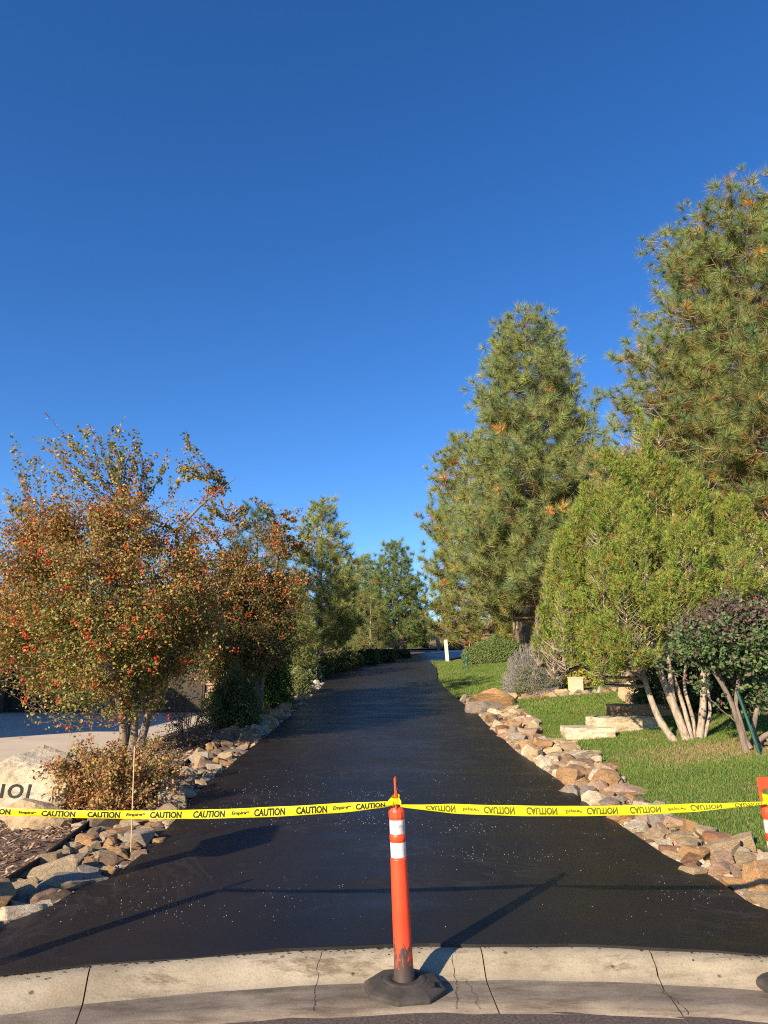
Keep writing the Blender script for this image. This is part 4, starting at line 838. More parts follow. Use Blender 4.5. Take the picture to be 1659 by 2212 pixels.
# the shrubby pale-trunk pine (many leaders) on the lawn
def bushpine():
    r = np.random.default_rng(21); b = gp(1478, 1598); e = empty('bristlecone_pine', b, 'broad yellow green pine with several pale leaning trunks on the lawn', 'pine tree')
    Y0 = b[1]; g = Geo()
    # trunks: each list of photo points climbs into the crown
    TR = [([(1462,1598),(1425,1560),(1402,1500),(1385,1440),(1350,1380),(1320,1300),(1290,1200)], .075, 0.0), ([(1485,1595),(1462,1540),(1432,1470),(1415,1420),(1400,1340),(1395,1200),(1400,1060)], .085, -.1),
          ([(1480,1590),(1455,1520),(1445,1440),(1440,1360),(1460,1200),(1450,1050)], .06, .15), ([(1495,1592),(1478,1530),(1455,1460),(1440,1420),(1420,1380)], .05, .3), ([(1510,1585),(1520,1520),(1518,1440),(1530,1330),(1560,1200),(1580,1100)], .075, .25),
          ([(1518,1590),(1535,1540),(1528,1470),(1540,1380)], .04, .0), ([(1496,1592),(1500,1560),(1475,1480),(1490,1380),(1600,1260)], .045, .5)]
    sk = []
    for pts, rad, dy in TR:
        P = np.array([at(u, v, Y0 + dy * (i / len(pts)) + .12 * i) for i, (u, v) in enumerate(pts)]); P[0, 2] -= .08
        tt = np.linspace(0, len(P) - 1, 22); Q = np.stack([np.interp(tt, np.arange(len(P)), P[:, q_]) for q_ in range(3)], -1)
        Q[1:-1] = (Q[:-2] + Q[1:-1] * 2 + Q[2:]) / 4; Q[1:-1] = (Q[:-2] + Q[1:-1] * 2 + Q[2:]) / 4
        tubes(g, Q, rad * .86 * np.linspace(1, .3, 22) * (1 + r.normal(0, .06, 22)), 9); sk += list(Q[8:])
    sk = np.array(sk)
    # vertical leaders (flame shaped lobes): (u, v_bottom, v_top, halfwidth_px, dY)
    LOB = [(1425,1440,888,48,.2),(1385,1440,932,46,.3),(1340,1450,985,50,0),(1465,1400,928,46,.2),(1510,1340,990,50,.1),(1560,1320,1020,50,.4),(1300,1450,1030,46,.2),(1262,1440,1090,46,.1),(1225,1445,1160,42,.2),(1190,1460,1250,34,.3),(1620,1310,1075,55,0),(1690,1300,1090,60,.3),(1760,1290,1150,60,.3),
           (1310,1480,1130,60,-.7),(1400,1420,1090,66,-.9),(1490,1330,1120,64,-.9),(1590,1300,1180,60,-.7),(1222,1450,1280,44,-.5),(1360,1440,1260,60,-1.1),(1455,1360,1250,60,-1.1),(1550,1310,1250,55,-.9),(1300,1462,1330,48,-.9),
           (1470,1380,1000,70,1.1),(1360,1440,1040,70,1.1),(1270,1450,1150,56,1.1),(1570,1350,1080,70,1.3),(1200,1465,1360,34,-.1),(1650,1330,1190,60,-.4),(1370,1450,1350,50,-1.0),(1165,1440,1310,18,.2)]
    PT, AX, TW, TRr = [], [], [], []
    for (u, vb, vt, hw, dY) in LOB:
        Yl = Y0 + .5 + dY; B = at(u, vb, Yl); Tp = at(u, vt, Yl); hgt = Tp[2] - B[2]; R = hw / FPX * Yl * .86; Tp = Tp + np.array([0, 0, r.uniform(-.15, .12)]); hgt = Tp[2] - B[2]; n = int(1150 * hgt * R)
        s = r.uniform(0, 1, n) ** .8; prof = (1 - s ** 3.4) ** .6 * (.55 + .45 * np.minimum(1, s * 4))
        rr_ = R * prof * r.uniform(.45, 1.12, n) ** .5; ph = r.uniform(0, 2 * np.pi, n); bob = 1 + .28 * np.sin(ph * 3 + s * 14 + u) * np.sin(s * 22 + ph)
        x = B[0] + rr_ * bob * np.cos(ph) + .05 * np.sin(s * 7 + u); y = B[1] + rr_ * bob * np.sin(ph); z = B[2] + s * hgt
        PT.append(np.stack([x, y, z], -1)); AX.append(np.stack([np.cos(ph) * .65, np.sin(ph) * .65, .75 + .5 * s + 0 * ph], -1) + r.normal(0, .22, (n, 3)))
        ctr = np.array([B + (Tp - B) * q_ for q_ in np.linspace(0, .72, 8)]); near = sk[np.argmin(np.linalg.norm(sk - ctr[0], axis=1))]
        ctr[:, 1] += .15; P8 = np.concatenate([[near], ctr]); tubes(g, P8, np.linspace(.028, .007, 9), 5)
        m_ = r.choice(n, min(n, 70), replace=False); 
        for k_ in m_:
            cb_ = np.array([B[0], B[1], max(B[2], z[k_] - .35 * rr_[k_] - .12)]); TW.append([cb_, (cb_ + PT[-1][k_]) / 2 - (0, 0, .03), PT[-1][k_]]); TRr.append([.009, .006, .004])
    PT = np.concatenate(PT); AX = np.concatenate(AX); PT[:, 0] += np.clip((4.2 - PT[:, 0]) * .10, 0, .12)
    q1 = np.sin(PT[:, 0] * 6.1 + 2 * np.sin(PT[:, 2] * 2.3)) + np.sin(PT[:, 1] * 5.2 + PT[:, 2] * 1.1) + .9 * np.sin(PT[:, 2] * 4.4 + PT[:, 0] * 3.1); kp_ = q1 > r.normal(-.6, .3, len(PT)) - .5 * (PT[:, 2] < 2.0); PT = PT[kp_]; AX = AX[kp_]
    tubes(g, np.array(TW), np.array(TRr), 3); g.build('trunk', M['bark_pale'], e)
    gg = Geo(); cg = pick([((.21, .30, .055), 3), ((.27, .33, .07), 3), ((.13, .22, .05), 1.8), ((.32, .30, .08), 1)], len(PT), r, .15)
    dd = r.uniform(0, 1, len(PT)) < .035; cg[dd] = (.36, .17, .06)
    needles(gg, PT, AX, r.uniform(.06, .088, len(PT)), 22, .0097, cg, (.28, .21, .06), r.uniform(0, .45, len(PT)), shoot=1.5, r=r, spread=1.35)
    gg.build('crown', M['needle'], e)
bushpine()

def leaves(g, P, size, cols, r=rng, up=.4, ar=.62, fold=True):
    n = len(P); nn_ = nrm(r.normal(size=(n, 3)) + np.array([0, -.15, up])); a = nrm(np.cross(nn_, r.normal(size=(n, 3)))); b = np.cross(nn_, a)
    L = (size * r.uniform(.65, 1.25, n) * .5)[:, None]; W = L * ar
    tip = P + a * L; base = P - a * L; l = P - a * L * .12 + b * W + nn_ * L * .22; q = P - a * L * .12 - b * W + nn_ * L * .22
    g.add(np.stack([base, q, tip, l], 1), np.stack([np.array([[0, 1, 2], [0, 2, 3]]) + 4 * i for i in range(0)], 0).reshape(0, 3) if False else np.concatenate([np.arange(4 * n).reshape(n, 4)[:, [0, 1, 2]], np.arange(4 * n).reshape(n, 4)[:, [0, 2, 3]]]), np.concatenate([cols, cols]))
def twiggy(e, r, sk, ends, lv_per, leafsz, pal, barkm, jitter=.07, twr=.006, curve=.12, leafm='leaf', name='crown', up=.4, s0=.25, ar=.62, shaderf=None, bn='branches'):
    """ends: twig tips; each starts from the nearest skeleton point"""
    gt = Geo(); D = np.linalg.norm(sk[None] - ends[:, None], axis=2) + (sk[None, :, 2] > ends[:, None, 2] + .05) * .8; b = sk[np.argmin(D, 1)]
    n = len(ends); s = np.linspace(0, 1, 6); off = r.normal(0, 1, (n, 3)) * np.linalg.norm(ends - b, axis=1)[:, None] * curve
    P = b[:, None] + (ends - b)[:, None] * s[None, :, None] + off[:, None] * (np.sin(s * np.pi))[None, :, None]
    tubes(gt, P, np.broadcast_to(twr * (1.15 - s * .85), (n, 6)), 3); 
    if bn: tag(gt.build(bn, M[barkm], e), kind='stuff')
    k = lv_per; t = s0 + (1 - s0) * r.uniform(0, 1, (n, k)) ** .8; i0 = np.clip((t * 5).astype(int), 0, 4); f = t * 5 - i0
    ix = np.arange(n)[:, None]; Q = P[ix, i0] * (1 - f[..., None]) + P[ix, i0 + 1] * f[..., None] + r.normal(0, jitter, (n, k, 3))
    base = pick(pal, n, r, .1); c = np.where(r.uniform(0, 1, (n, k, 1)) < .55, base[:, None], pick(pal, n * k, r, .2).reshape(n, k, 3)) * r.uniform(.8, 1.2, (n, k, 1))
    Q = Q.reshape(-1, 3); c = c.reshape(-1, 3)
    if shaderf is not None: c = shaderf(Q, c)
    g = Geo(); leaves(g, Q, leafsz, c, r, up, ar); g.build(name, M[leafm], e); return P

def hawthorn(base, trunks, env, extra_ends, n_tw, lv, leafsz, label, seed, nberry, pal):
    r = np.random.default_rng(seed); e = empty('hawthorn_tree', base, label, 'hawthorn tree', 'hawthorns with red berries beside the driveway')
    g = Geo(); sk = []
    (C, Rx, Ry, Rz) = env
    for pts, rad in trunks:
        P = np.array(pts); tt = np.linspace(0, len(P) - 1, 16); Q = np.stack([np.interp(tt, np.arange(len(P)), P[:, q_]) for q_ in range(3)], -1); Q[1:-1] = (Q[:-2] + Q[1:-1] * 2 + Q[2:]) / 4
        tubes(g, Q, rad * np.linspace(1, .35, 16), 8); sk += list(Q[6:]); top = Q[-1]
        for k in range(9):                       # limbs
            j = r.integers(7, 16); d = nrm(r.normal(size=3) * (1, 1, .5) + (0, 0, .35)); L = r.uniform(.3, .6) * min(Rx, Ry)
            tgt = Q[j] + d * L; s = np.linspace(0, 1, 8)[:, None]; Lm = Q[j] + (tgt - Q[j]) * s + np.array([0, 0, .12 * L]) * np.sin(s * 2.2)
            tubes(g, Lm, rad * .42 * np.linspace(1, .3, 8), 5); sk += list(Lm[2:])
            for _ in range(4):
                j2 = r.integers(2, 8); d2 = nrm(d + r.normal(size=3) * .8); L2 = L * r.uniform(.4, .7); L3 = Lm[j2] + d2 * L2 * np.linspace(0, 1, 6)[:, None]; tubes(g, L3, rad * .18 * np.linspace(1, .4, 6), 4); sk += list(L3[1:])
    sk = np.array(sk); g.build('trunk', M['bark'], e)
    # twig tips through the crown volume, denser near its skin
    d = nrm(r.normal(size=(n_tw, 3))); rad = r.uniform(.12, 1, n_tw) ** .42; bump_ = 1 + .10 * np.sin(d[:, 0] * 7 + seed) * np.sin(d[:, 2] * 6 + 1) + .07 * np.sin(d[:, 1] * 11 + d[:, 0] * 5)
    E = C + d * (rad * bump_)[:, None] * np.array([Rx, Ry, 1]); dz = d[:, 2] * rad * bump_; E[:, 2] = C[2] + np.where(dz > 0, dz * Rz[0], dz * Rz[1])
    lc = C + nrm(r.normal(size=(20, 3)) + (0, 0, .25)) * r.uniform(.6, 1.0, (20, 1)) * np.array([Rx, Ry, Rz[0]]); lc[:, 2] = np.maximum(lc[:, 2], C[2] - Rz[1] * .6)
    E = E[(E[:, 2] > C[2] - .5) | (r.uniform(0, 1, len(E)) > .4)]; n_tw = len(E)
    m_ = n_tw // 3; E[:m_] = lc[r.integers(0, 20, m_)] + r.normal(0, 1, (m_, 3)) * np.array([.34, .30, .24]); E[m_:m_ + 160] = sk[r.integers(0, len(sk), 160)] + r.normal(0, .16, (160, 3)); E[:, 2] = np.maximum(E[:, 2], C[2] - Rz[1] * 1.05)
    def sh(Q, c):
        f = np.clip((Q[:, 2] - C[2] + .9) / 2.2, 0, 1) * .7 + np.clip((C[0] - Q[:, 0]) / Rx, 0, 1) * .4
        k = r.uniform(0, 1, len(Q)) < f * .62; c = c.copy(); c[k] = pick([((.44, .17, .06), 1.8), ((.34, .19, .08), 2), ((.48, .25, .08), 1), ((.27, .15, .07), 1.6)], int(k.sum()), r); return c
    P1 = twiggy(e, r, sk, E, lv, leafsz, pal, 'twig', .085, .0055, .14, shaderf=sh)
    if len(extra_ends):
        X = np.array(extra_ends); X2 = np.concatenate([X] + [X + r.normal(0, .2, X.shape) - (0, 0, .2) for _ in range(4)]); twiggy(e, r, sk, X2, 34, leafsz * 1.25, pal + [((.34, .18, .07), 3)], 'twig', .03, .006, .1, s0=.3, name='top_shoots', bn='top_twigs')
    # berry clusters
    ii = r.choice(len(E), nberry); tt = r.integers(2, 6, nberry); B = P1[ii, tt] + r.normal(0, .06, (nberry, 3)); out = nrm(B - C); B = B + out * .08
    D_, F_ = ico(1); g = Geo(); per = 7; Bp = (B[:, None] + r.normal(0, .036, (nberry, per, 3))).reshape(-1, 3); n = len(Bp); sz = r.uniform(.014, .021, n)
    V = Bp[:, None] + nrm(D_)[None] * sz[:, None, None]; F = (F_[None] + (np.arange(n) * len(D_))[:, None, None]).reshape(-1, 3)
    # lighter: octahedra are enough at this distance
    O = np.array([(1,0,0),(-1,0,0),(0,1,0),(0,-1,0),(0,0,1),(0,0,-1)], float); OF = np.array([(0,2,4),(2,1,4),(1,3,4),(3,0,4),(2,0,5),(1,2,5),(3,1,5),(0,3,5)])
    V = Bp[:, None] + O[None] * sz[:, None, None]; F = (OF[None] + (np.arange(n) * 6)[:, None, None]).reshape(-1, 3); cc = pick([((.62, .05, .03), 3), ((.70, .10, .035), 2), ((.6, .16, .05), 1)], n, r, .15)
    g.add(V, F, np.repeat(cc, 8, 0)); g.build('berries', M['berry'], e)
    return e
HP = [((.17, .19, .045), 3), ((.26, .24, .065), 3), ((.11, .14, .035), 2.0), ((.38, .31, .09), 2), ((.36, .17, .06), 1.4)]
b1 = gp(272, 1632); Y1 = b1[1]
tr1 = [([at(262,1640,Y1),at(268,1590,Y1),at(262,1540,Y1-.05),at(235,1430,Y1-.3),at(180,1290,Y1-.4),at(150,1160,Y1-.3)], .085), ([at(282,1645,Y1),at(288,1590,Y1+.1),at(290,1530,Y1+.1),at(285,1400,Y1+.2),at(270,1250,Y1+.1),at(262,1090,Y1)], .10),
       ([at(296,1640,Y1+.05),at(308,1590,Y1+.1),at(325,1530,Y1+.1),at(365,1420,Y1),at(400,1290,Y1-.1),at(380,1150,Y1)], .085), ([at(275,1640,Y1+.3),at(272,1560,Y1+.4),at(240,1440,Y1+.6),at(110,1330,Y1+.7),at(30,1250,Y1+.7)], .06)]
cen = at(215, 1330, Y1)
ex = [at(u, v, Y1 + random.uniform(-.4, .4)) for u, v in ((165,918),(265,905),(285,925),(395,968),(478,1018),(62,948),(100,942),(14,1055),(205,940),(340,980),(400,1010),(430,1035),(455,1028),(240,955),(130,960),(80,985),(310,955),(365,1000),(40,1020),(180,930),(270,950),(150,990),(95,1010),(320,1010),(230,1000))]
hawthorn(b1, tr1, (cen, 2.4, 1.7, (2.3, 1.55)), ex, 2700, 44, .058, 'large hawthorn with orange and green leaves and red berries on the left', 41, 700, HP)
Y2 = 18.2; b2 = at(560, 1530, Y2); b2[2] = hz(b2[0], Y2)
tr2 = [([b2, at(555,1450,Y2), at(520,1330,Y2), at(500,1230,Y2), at(470,1170,Y2)], .075), ([b2, at(570,1430,Y2), at(590,1300,Y2), at(600,1200,Y2), at(610,1160,Y2)], .065), ([b2, at(530,1440,Y2-.4), at(450,1350,Y2-.6), at(420,1250,Y2-.6)], .07)]
ex2 = [at(u, v, Y2 + random.uniform(-.5, .5)) for u, v in ((470,1068),(500,1085),(540,1078),(610,1110),(640,1125),(655,1150),(440,1095),(620,1140),(585,1100),(455,1080),(430,1120),(650,1175),(520,1100))]
hawthorn(b2, tr2, (at(525, 1365, Y2), 1.75, 1.5, (1.95, 1.35)), ex2, 1500, 40, .070, 'second hawthorn further up the drive, partly behind the large one', 42, 420, [((.10, .13, .035), 3), ((.075, .10, .03), 3), ((.2, .17, .055), 1.6), ((.27, .15, .06), 1.3)])

def shrub(u, v, wpx, hpx, label, cat, name, seed, n_tw, lv, leafsz, pal, stems=14, barkm='twig', Y=None, group=None, open_=.3, ar=.62, up=.4, jit=.05, depth=.8, dx=0., stemr=.008, leafm='leaf', twr=.004, flat=False):
    r = np.random.default_rng(seed)
    if Y is None: b = gp(u, v)
    else: b = at(u, v, Y); b[2] = hz(b[0], Y)
    w = wpx / FPX * b[1] / 2; h = hpx / FPX * b[1]; e = empty(name, b, label, cat, group)
    g = Geo(); a = r.uniform(0, 2 * np.pi, stems); k = r.uniform(.25, .85, stems); tips = b + np.stack([np.cos(a) * k * w, np.sin(a) * k * w * depth, h * r.uniform(.55, .9, stems)], -1)
    s = np.linspace(0, 1, 7); st_ = b + np.stack([np.cos(a) * .06, np.sin(a) * .06, 0 * a - .03], -1)
    P = st_[:, None] + (tips - st_)[:, None] * s[None, :, None]; P[..., 2] += (np.sin(s * np.pi) * .12 * h)[None]; P += r.normal(0, .012, P.shape)
    tubes(g, P, np.broadcast_to(stemr * (1.2 - s * .8), P.shape[:2]), 4); g.build('stems', M[barkm], e)
    d = nrm(r.normal(size=(n_tw, 3))); d[:, 2] = np.abs(d[:, 2]) if not flat else d[:, 2]; rad = r.uniform(open_, 1, n_tw) ** .5
    bmp = 1 + .13 * np.sin(d[:, 0] * 6 + seed) * np.sin(d[:, 1] * 7 + d[:, 2] * 5 + seed)
    E = b + d * (rad * bmp)[:, None] * np.array([w, w * depth, h]) + np.array([dx, 0, .02])
    pal = [(tuple(q * 1.35 for q in c_), w_) for c_, w_ in pal]
    twiggy(e, r, P[:, 1:].reshape(-1, 3), E, lv, leafsz, pal, barkm, jit, twr, .1, leafm, 'leaves', up, .2, ar, bn='twigs'); return e

# front barberry-like shrub
shrub(225, 1750, 330, 132, 'sprawling yellow and rusty leaved shrub in front of the hawthorn trunk', 'shrub', 'rusty_shrub', 51, 420, 34, .040, [((.31, .21, .07), 3), ((.25, .16, .06), 3), ((.26, .115, .06), 3), ((.13, .15, .035), 1.3), ((.28, .12, .07), .7)], 30, depth=.75, jit=.035, open_=.15)
# bare dark rose bush
shrub(405, 1608, 150, 105, 'sparse dark twiggy rose bush on the mulch behind the stones', 'shrub', 'rose_bush', 52, 150, 9, .040, [((.07, .075, .03), 3), ((.16, .07, .045), 1.4), ((.05, .06, .03), 2)], 40, depth=.8, jit=.03, open_=.4, stemr=.006)
shrub(300, 1700, 190, 100, 'thin shrub of reddish stems around the hawthorn trunks', 'shrub', 'rusty_shrub', 53, 120, 20, .035, [((.24, .13, .06), 3), ((.28, .2, .08), 2), ((.10, .12, .035), 1)], 26, depth=.6, jit=.03)
shrub(495, 1552, 130, 70, 'bright yellow green leafy shrub beyond the rose bush', 'shrub', 'leafy_shrub', 54, 260, 26, .06, [((.16, .20, .04), 3), ((.10, .15, .03), 2), ((.22, .24, .07), 1)], 14)
shrub(590, 1530, 100, 155, 'upright green shrub with bright leaves at the left road edge', 'shrub', 'leafy_shrub', 55, 340, 30, .065, [((.055, .10, .028), 3), ((.08, .13, .03), 2), ((.17, .22, .045), 1)], 16, open_=.2)
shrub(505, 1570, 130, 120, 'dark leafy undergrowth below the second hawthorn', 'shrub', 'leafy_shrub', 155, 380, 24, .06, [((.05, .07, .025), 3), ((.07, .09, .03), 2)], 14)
shrub(555, 1535, 60, 70, 'small lime green sapling in front of the dark shrub', 'shrub', 'leafy_shrub', 56, 60, 18, .06, [((.20, .26, .05), 3), ((.14, .2, .04), 2)], 8)
shrub(636, 1500, 85, 55, 'low rounded yellow green mound beside the road stones', 'shrub', 'mound_shrub', 57, 460, 24, .05, [((.15, .17, .06), 3), ((.20, .21, .09), 2), ((.10, .13, .04), 1)], 20, open_=.5, depth=1)
shrub(655, 1470, 95, 62, 'silvery grey green shrub behind the low mound', 'shrub', 'mound_shrub', 58, 420, 24, .065, [((.15, .18, .10), 3), ((.10, .13, .06), 2), ((.20, .22, .14), 1)], 20, open_=.4, depth=1)
gl = 'dark ground cover shrubs along the left road edge'
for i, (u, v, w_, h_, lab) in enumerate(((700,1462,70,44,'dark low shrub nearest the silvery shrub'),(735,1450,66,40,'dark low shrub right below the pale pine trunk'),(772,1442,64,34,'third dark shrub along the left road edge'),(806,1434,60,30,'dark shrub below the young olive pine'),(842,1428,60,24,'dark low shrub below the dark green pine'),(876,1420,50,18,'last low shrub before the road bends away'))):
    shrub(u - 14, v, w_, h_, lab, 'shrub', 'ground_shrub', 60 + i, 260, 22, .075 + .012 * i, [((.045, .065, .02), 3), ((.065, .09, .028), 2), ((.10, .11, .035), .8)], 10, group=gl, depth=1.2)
shrub(745, 1425, 90, 110, 'pale green broadleaf bush standing between the small pines', 'shrub', 'leafy_shrub', 70, 420, 26, .10, [((.12, .16, .06), 3), ((.09, .12, .045), 2), ((.17, .2, .09), 1)], 12, Y=43)
shrub(905, 1410, 60, 50, 'rambling green shrub on the bank behind the bend', 'shrub', 'leafy_shrub', 71, 200, 24, .12, [((.08, .11, .035), 3), ((.11, .14, .04), 1)], 10, Y=54)
# clipped hedge behind the lawn
def hedge():
    r = np.random.default_rng(81); a = gp(1004, 1440); b_ = at(1142, 1436, a[1] + .6); y0 = a[1]; zb = a[2]; e = empty('hedge', a, 'clipped rounded green hedge at the far end of the lawn', 'hedge')
    L = b_[0] - a[0] + .1; Hh = (1440 - 1378) / FPX * y0; n = 30000
    u = r.uniform(0, 1, n); w = r.uniform(-1, 1, n); 
    # rounded box surface
    ang = r.uniform(0, np.pi, n); ry = .62; px = a[0] + L * u; sx_ = np.clip(np.minimum(u * 2.6, (1 - u) * 4), .0, 1) ** .5
    py = y0 + .75 - np.cos(ang) * ry * sx_; pz = zb + (np.sin(ang) ** .45) * Hh * (.35 + .65 * sx_) * (1 + .07 * np.sin(px * 4)) * r.uniform(.12, 1, n) ** .35
    P = np.stack([px, py, pz], -1) + r.normal(0, .035, (n, 3)); P[:, 2] += .05 * np.sin(px * 9) * (np.sin(ang) > .7)
    g = Geo(); leaves(g, P, .065, pick([((.17, .23, .08), 3), ((.21, .27, .10), 2), ((.12, .17, .055), 2)], n, r), r); g.build('leaves', M['leaf'], e)
    g = Geo(); k = 40; b0 = np.stack([a[0] + L * np.linspace(.05, .95, k), np.full(k, y0 + .7), np.full(k, zb - .05)], -1); t_ = b0 + np.stack([r.normal(0, .15, k), r.normal(0, .25, k), np.full(k, Hh * .85)], -1)
    tubes(g, np.stack([b0, (b0 + t_) / 2, t_], 1), np.array([[.015, .011, .006]]), 4); g.build('stems', M['twig'], e)
hedge()
# russian sage
shrub(1152, 1500, 118, 84, 'silvery sage bush with lavender flower spikes on the lawn edge', 'shrub', 'sage_bush', 82, 460, 16, .05, [((.17, .19, .12), 3), ((.10, .13, .06), 2)], 40, barkm='bark_pale', ar=.35, jit=.04, open_=.25, depth=1)
def spikes(u, v, wpx, hpx, label, seed, n):
    r = np.random.default_rng(seed); b = gp(u, v); w = wpx / FPX * b[1] / 2; h = hpx / FPX * b[1]; e = empty('lavender_spikes', b, label, 'flowers')
    d = nrm(r.normal(size=(n, 3)) + (0, 0, .5)); d[:, 2] = np.abs(d[:, 2]); P0 = b + d * np.array([w, w, h]) * .72; P1 = b + d * np.array([w * 1.12, w * 1.1, h * 1.14]); s = np.linspace(0, 1, 4)
    P = P0[:, None] + (P1 - P0)[:, None] * s[None, :, None]; g = Geo(); tubes(g, P, np.full((n, 4), .0035), 3); g.build('stems', M['bark_pale'], e)
    k = 26; t = r.uniform(.1, 1, (n, k, 1)); Q = (P0[:, None] + (P1 - P0)[:, None] * t + r.normal(0, .018, (n, k, 3))).reshape(-1, 3); g = Geo(); leaves(g, Q, .03, pick([((.33, .25, .44), 3), ((.38, .32, .45), 2), ((.26, .23, .27), 1.5)], len(Q), r), r, ar=.6); g.build('flowers', M['leaf'], e)
spikes(1150, 1498, 118, 92, 'lavender flower spikes above the silvery sage bush', 83, 260)
spikes(1195, 1432, 60, 40, 'faded lavender spikes in front of the stone house corner', 84, 80)

# purple leaved shrub at right edge with bare stems
def plum():
    r = np.random.default_rng(91); b = gp(1618, 1622); e = empty('purple_leaf_shrub', b, 'purple and dark green leaved shrub cut by the right edge', 'shrub'); Y0 = b[1]
    g = Geo(); sk = []
    for pts, rad, dy in (([(1612,1622),(1596,1560),(1568,1490),(1520,1420),(1490,1380)], .05, 0), ([(1622,1618),(1590,1540),(1592,1470),(1612,1430),(1640,1380)], .04, .1), ([(1640,1618),(1625,1570),(1640,1520),(1650,1440),(1620,1360)], .045, .2), ([(1655,1605),(1690,1570),(1700,1480),(1680,1380)], .05, .1), ([(1612,1600),(1560,1470),(1545,1420),(1560,1350)], .03, .4), ([(1640,1600),(1700,1560),(1760,1450),(1740,1380)], .04, -.2), ([(1590,1560),(1560,1535),(1535,1510),(1520,1495)], .012, -.2)):
        P = np.array([at(u, v, Y0 + dy * i / len(pts)) for i, (u, v) in enumerate(pts)]); tt = np.linspace(0, len(P) - 1, 14); Q = np.stack([np.interp(tt, np.arange(len(P)), P[:, k]) for k in range(3)], -1); Q[1:-1] = (Q[:-2] + Q[1:-1] * 2 + Q[2:]) / 4; Q += r.normal(0, .008, Q.shape)
        tubes(g, Q, rad * np.linspace(1, .4, 14), 7); sk += list(Q[5:])
    g.build('trunk', M['bark'], e); sk = np.array(sk)
    C = at(1640, 1375, Y0); n = 600; d = nrm(r.normal(size=(n, 3))); rad = r.uniform(.2, 1, n) ** .45 * (1 + .22 * np.sin(d[:, 0] * 5 + 1) * np.sin(d[:, 2] * 6 + d[:, 1] * 4)); E = C + d * rad[:, None] * np.array([1.30, .9, .56])
    E2 = at(1600, 1470, Y0) + r.normal(0, 1, (36, 3)) * np.array([.45, .3, .25]); E3 = at(1500, 1400, Y0 - .2) + r.normal(0, 1, (60, 3)) * np.array([.22, .2, .15])
    E4 = np.array([at(u, v, Y0 + .1) for u, v in ((1560,1285),(1545,1300),(1600,1290),(1590,1275),(1545,1320),(1500,1345),(1640,1285))])
    def sh(Q, c):
        f = np.clip((Q[:, 2] - C[2] + .1) / .5, 0, 1); k = r.uniform(0, 1, len(Q)) < .15 + .7 * f; c = c.copy(); c[k] = pick([((.14, .09, .085), 2), ((.12, .105, .085), 3), ((.2, .14, .12), 1), ((.24, .05, .06), .3)], int(k.sum()), r); return c
    twiggy(e, r, sk, np.concatenate([E, E2, E3, E4]), 24, .072, [((.10, .17, .065), 3), ((.13, .19, .07), 2), ((.08, .12, .055), 2)], 'twig', .055, .005, .1, shaderf=sh, ar=.7)
plum()
# hedge of dark shrubs behind the pine trunks
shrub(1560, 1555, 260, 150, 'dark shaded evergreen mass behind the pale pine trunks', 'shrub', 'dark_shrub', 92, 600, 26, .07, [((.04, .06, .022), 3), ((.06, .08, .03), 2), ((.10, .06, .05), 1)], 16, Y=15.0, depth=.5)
shrub(1440, 1500, 190, 90, 'green shrub behind the slab steps under the pine', 'shrub', 'dark_shrub', 93, 380, 24, .06, [((.06, .09, .03), 3), ((.09, .11, .035), 2)], 14, Y=16.5, depth=.5)
shrub(1260, 1480, 120, 50, 'yellow leaved low shrub behind the utility box', 'shrub', 'leafy_shrub', 94, 240, 22, .07, [((.28, .26, .05), 3), ((.16, .17, .04), 2)], 12, Y=21.5, depth=.6)

# ------------------------------------------------------------------ dry grass on the far bank and under the pines
def tuftgrass(label, seed, boxes, pal, n, h, wd):
    r = np.random.default_rng(seed); g = Geo()
    for (x0, x1, y0, y1) in boxes:
        m_ = n // len(boxes); nc_ = max(30, m_ // 60); cx = r.uniform(x0, x1, nc_); cy = r.uniform(y0, y1, nc_); i = r.integers(0, nc_, m_); x = cx[i] + r.normal(0, .3, m_); y = cy[i] + r.normal(0, .3, m_)
        z = H(x, y) + .0; a = r.uniform(0, 6.28, m_); hh = h * r.uniform(.5, 1.3, m_); s = np.stack([np.cos(a), np.sin(a), 0 * a], -1) * wd; P = np.stack([x, y, z], -1); tip = P + np.stack([r.normal(0, .35, m_) * hh, r.normal(0, .35, m_) * hh, hh], -1)
        g.add(np.stack([P - s, P + s, tip], 1), np.arange(3 * m_).reshape(-1, 3), pick(pal, m_, r))
    tag(g.build('dry_grass', M['grass']), label, 'grass', kind='stuff')
tuftgrass('tall dry straw grass on the bank beyond the road bend', 95, [(-4, 22, 56, 72), (4, 16, 51.5, 58)], [((.34, .26, .14), 3), ((.42, .34, .20), 2), ((.16, .17, .08), .9)], 60000, .42, .022)
tuftgrass('dry grass and weeds under the pines behind the hedge', 96, [(5.5, 14, 34, 41), (-9, -3, 32, 42)], [((.30, .25, .12), 3), ((.18, .17, .08), 2)], 26000, .35, .016)

# ------------------------------------------------------------------ small garden furniture
def rod(u0, v0, u1, v1, Yd, m1, m2, label, rad, cat='marker stake', frac=.8):
    b = gp(u0, v0); Y = b[1] if Yd is None else Yd; t = at(u1, v1, Y); e = empty('marker_stake', b, label, cat); b2 = b - (0, 0, .05)
    mid = b2 + (t - b2) * frac; g = Geo(); tubes(g, np.array([b2, mid]), rad, 7, cap=True); g.build('rod', m1, e); g = Geo(); tubes(g, np.array([mid, t]), rad * 1.12, 7, cap=True); g.build('tip', m2, e)
rod(283, 1845, 291, 1612, None, M['bamboo'], M['bamboo'], 'thin tan stake stuck between the stones behind the left tape', .0055)
rod(606, 1516, 608, 1452, None, M['bamboo'], M['redpaint'], 'thin red and white snow stake at the left road edge', .010)
rod(1010, 1432, 1016, 1380, None, M['bamboo'], M['redpaint'], 'red tipped snow stake in front of the hedge', .012)
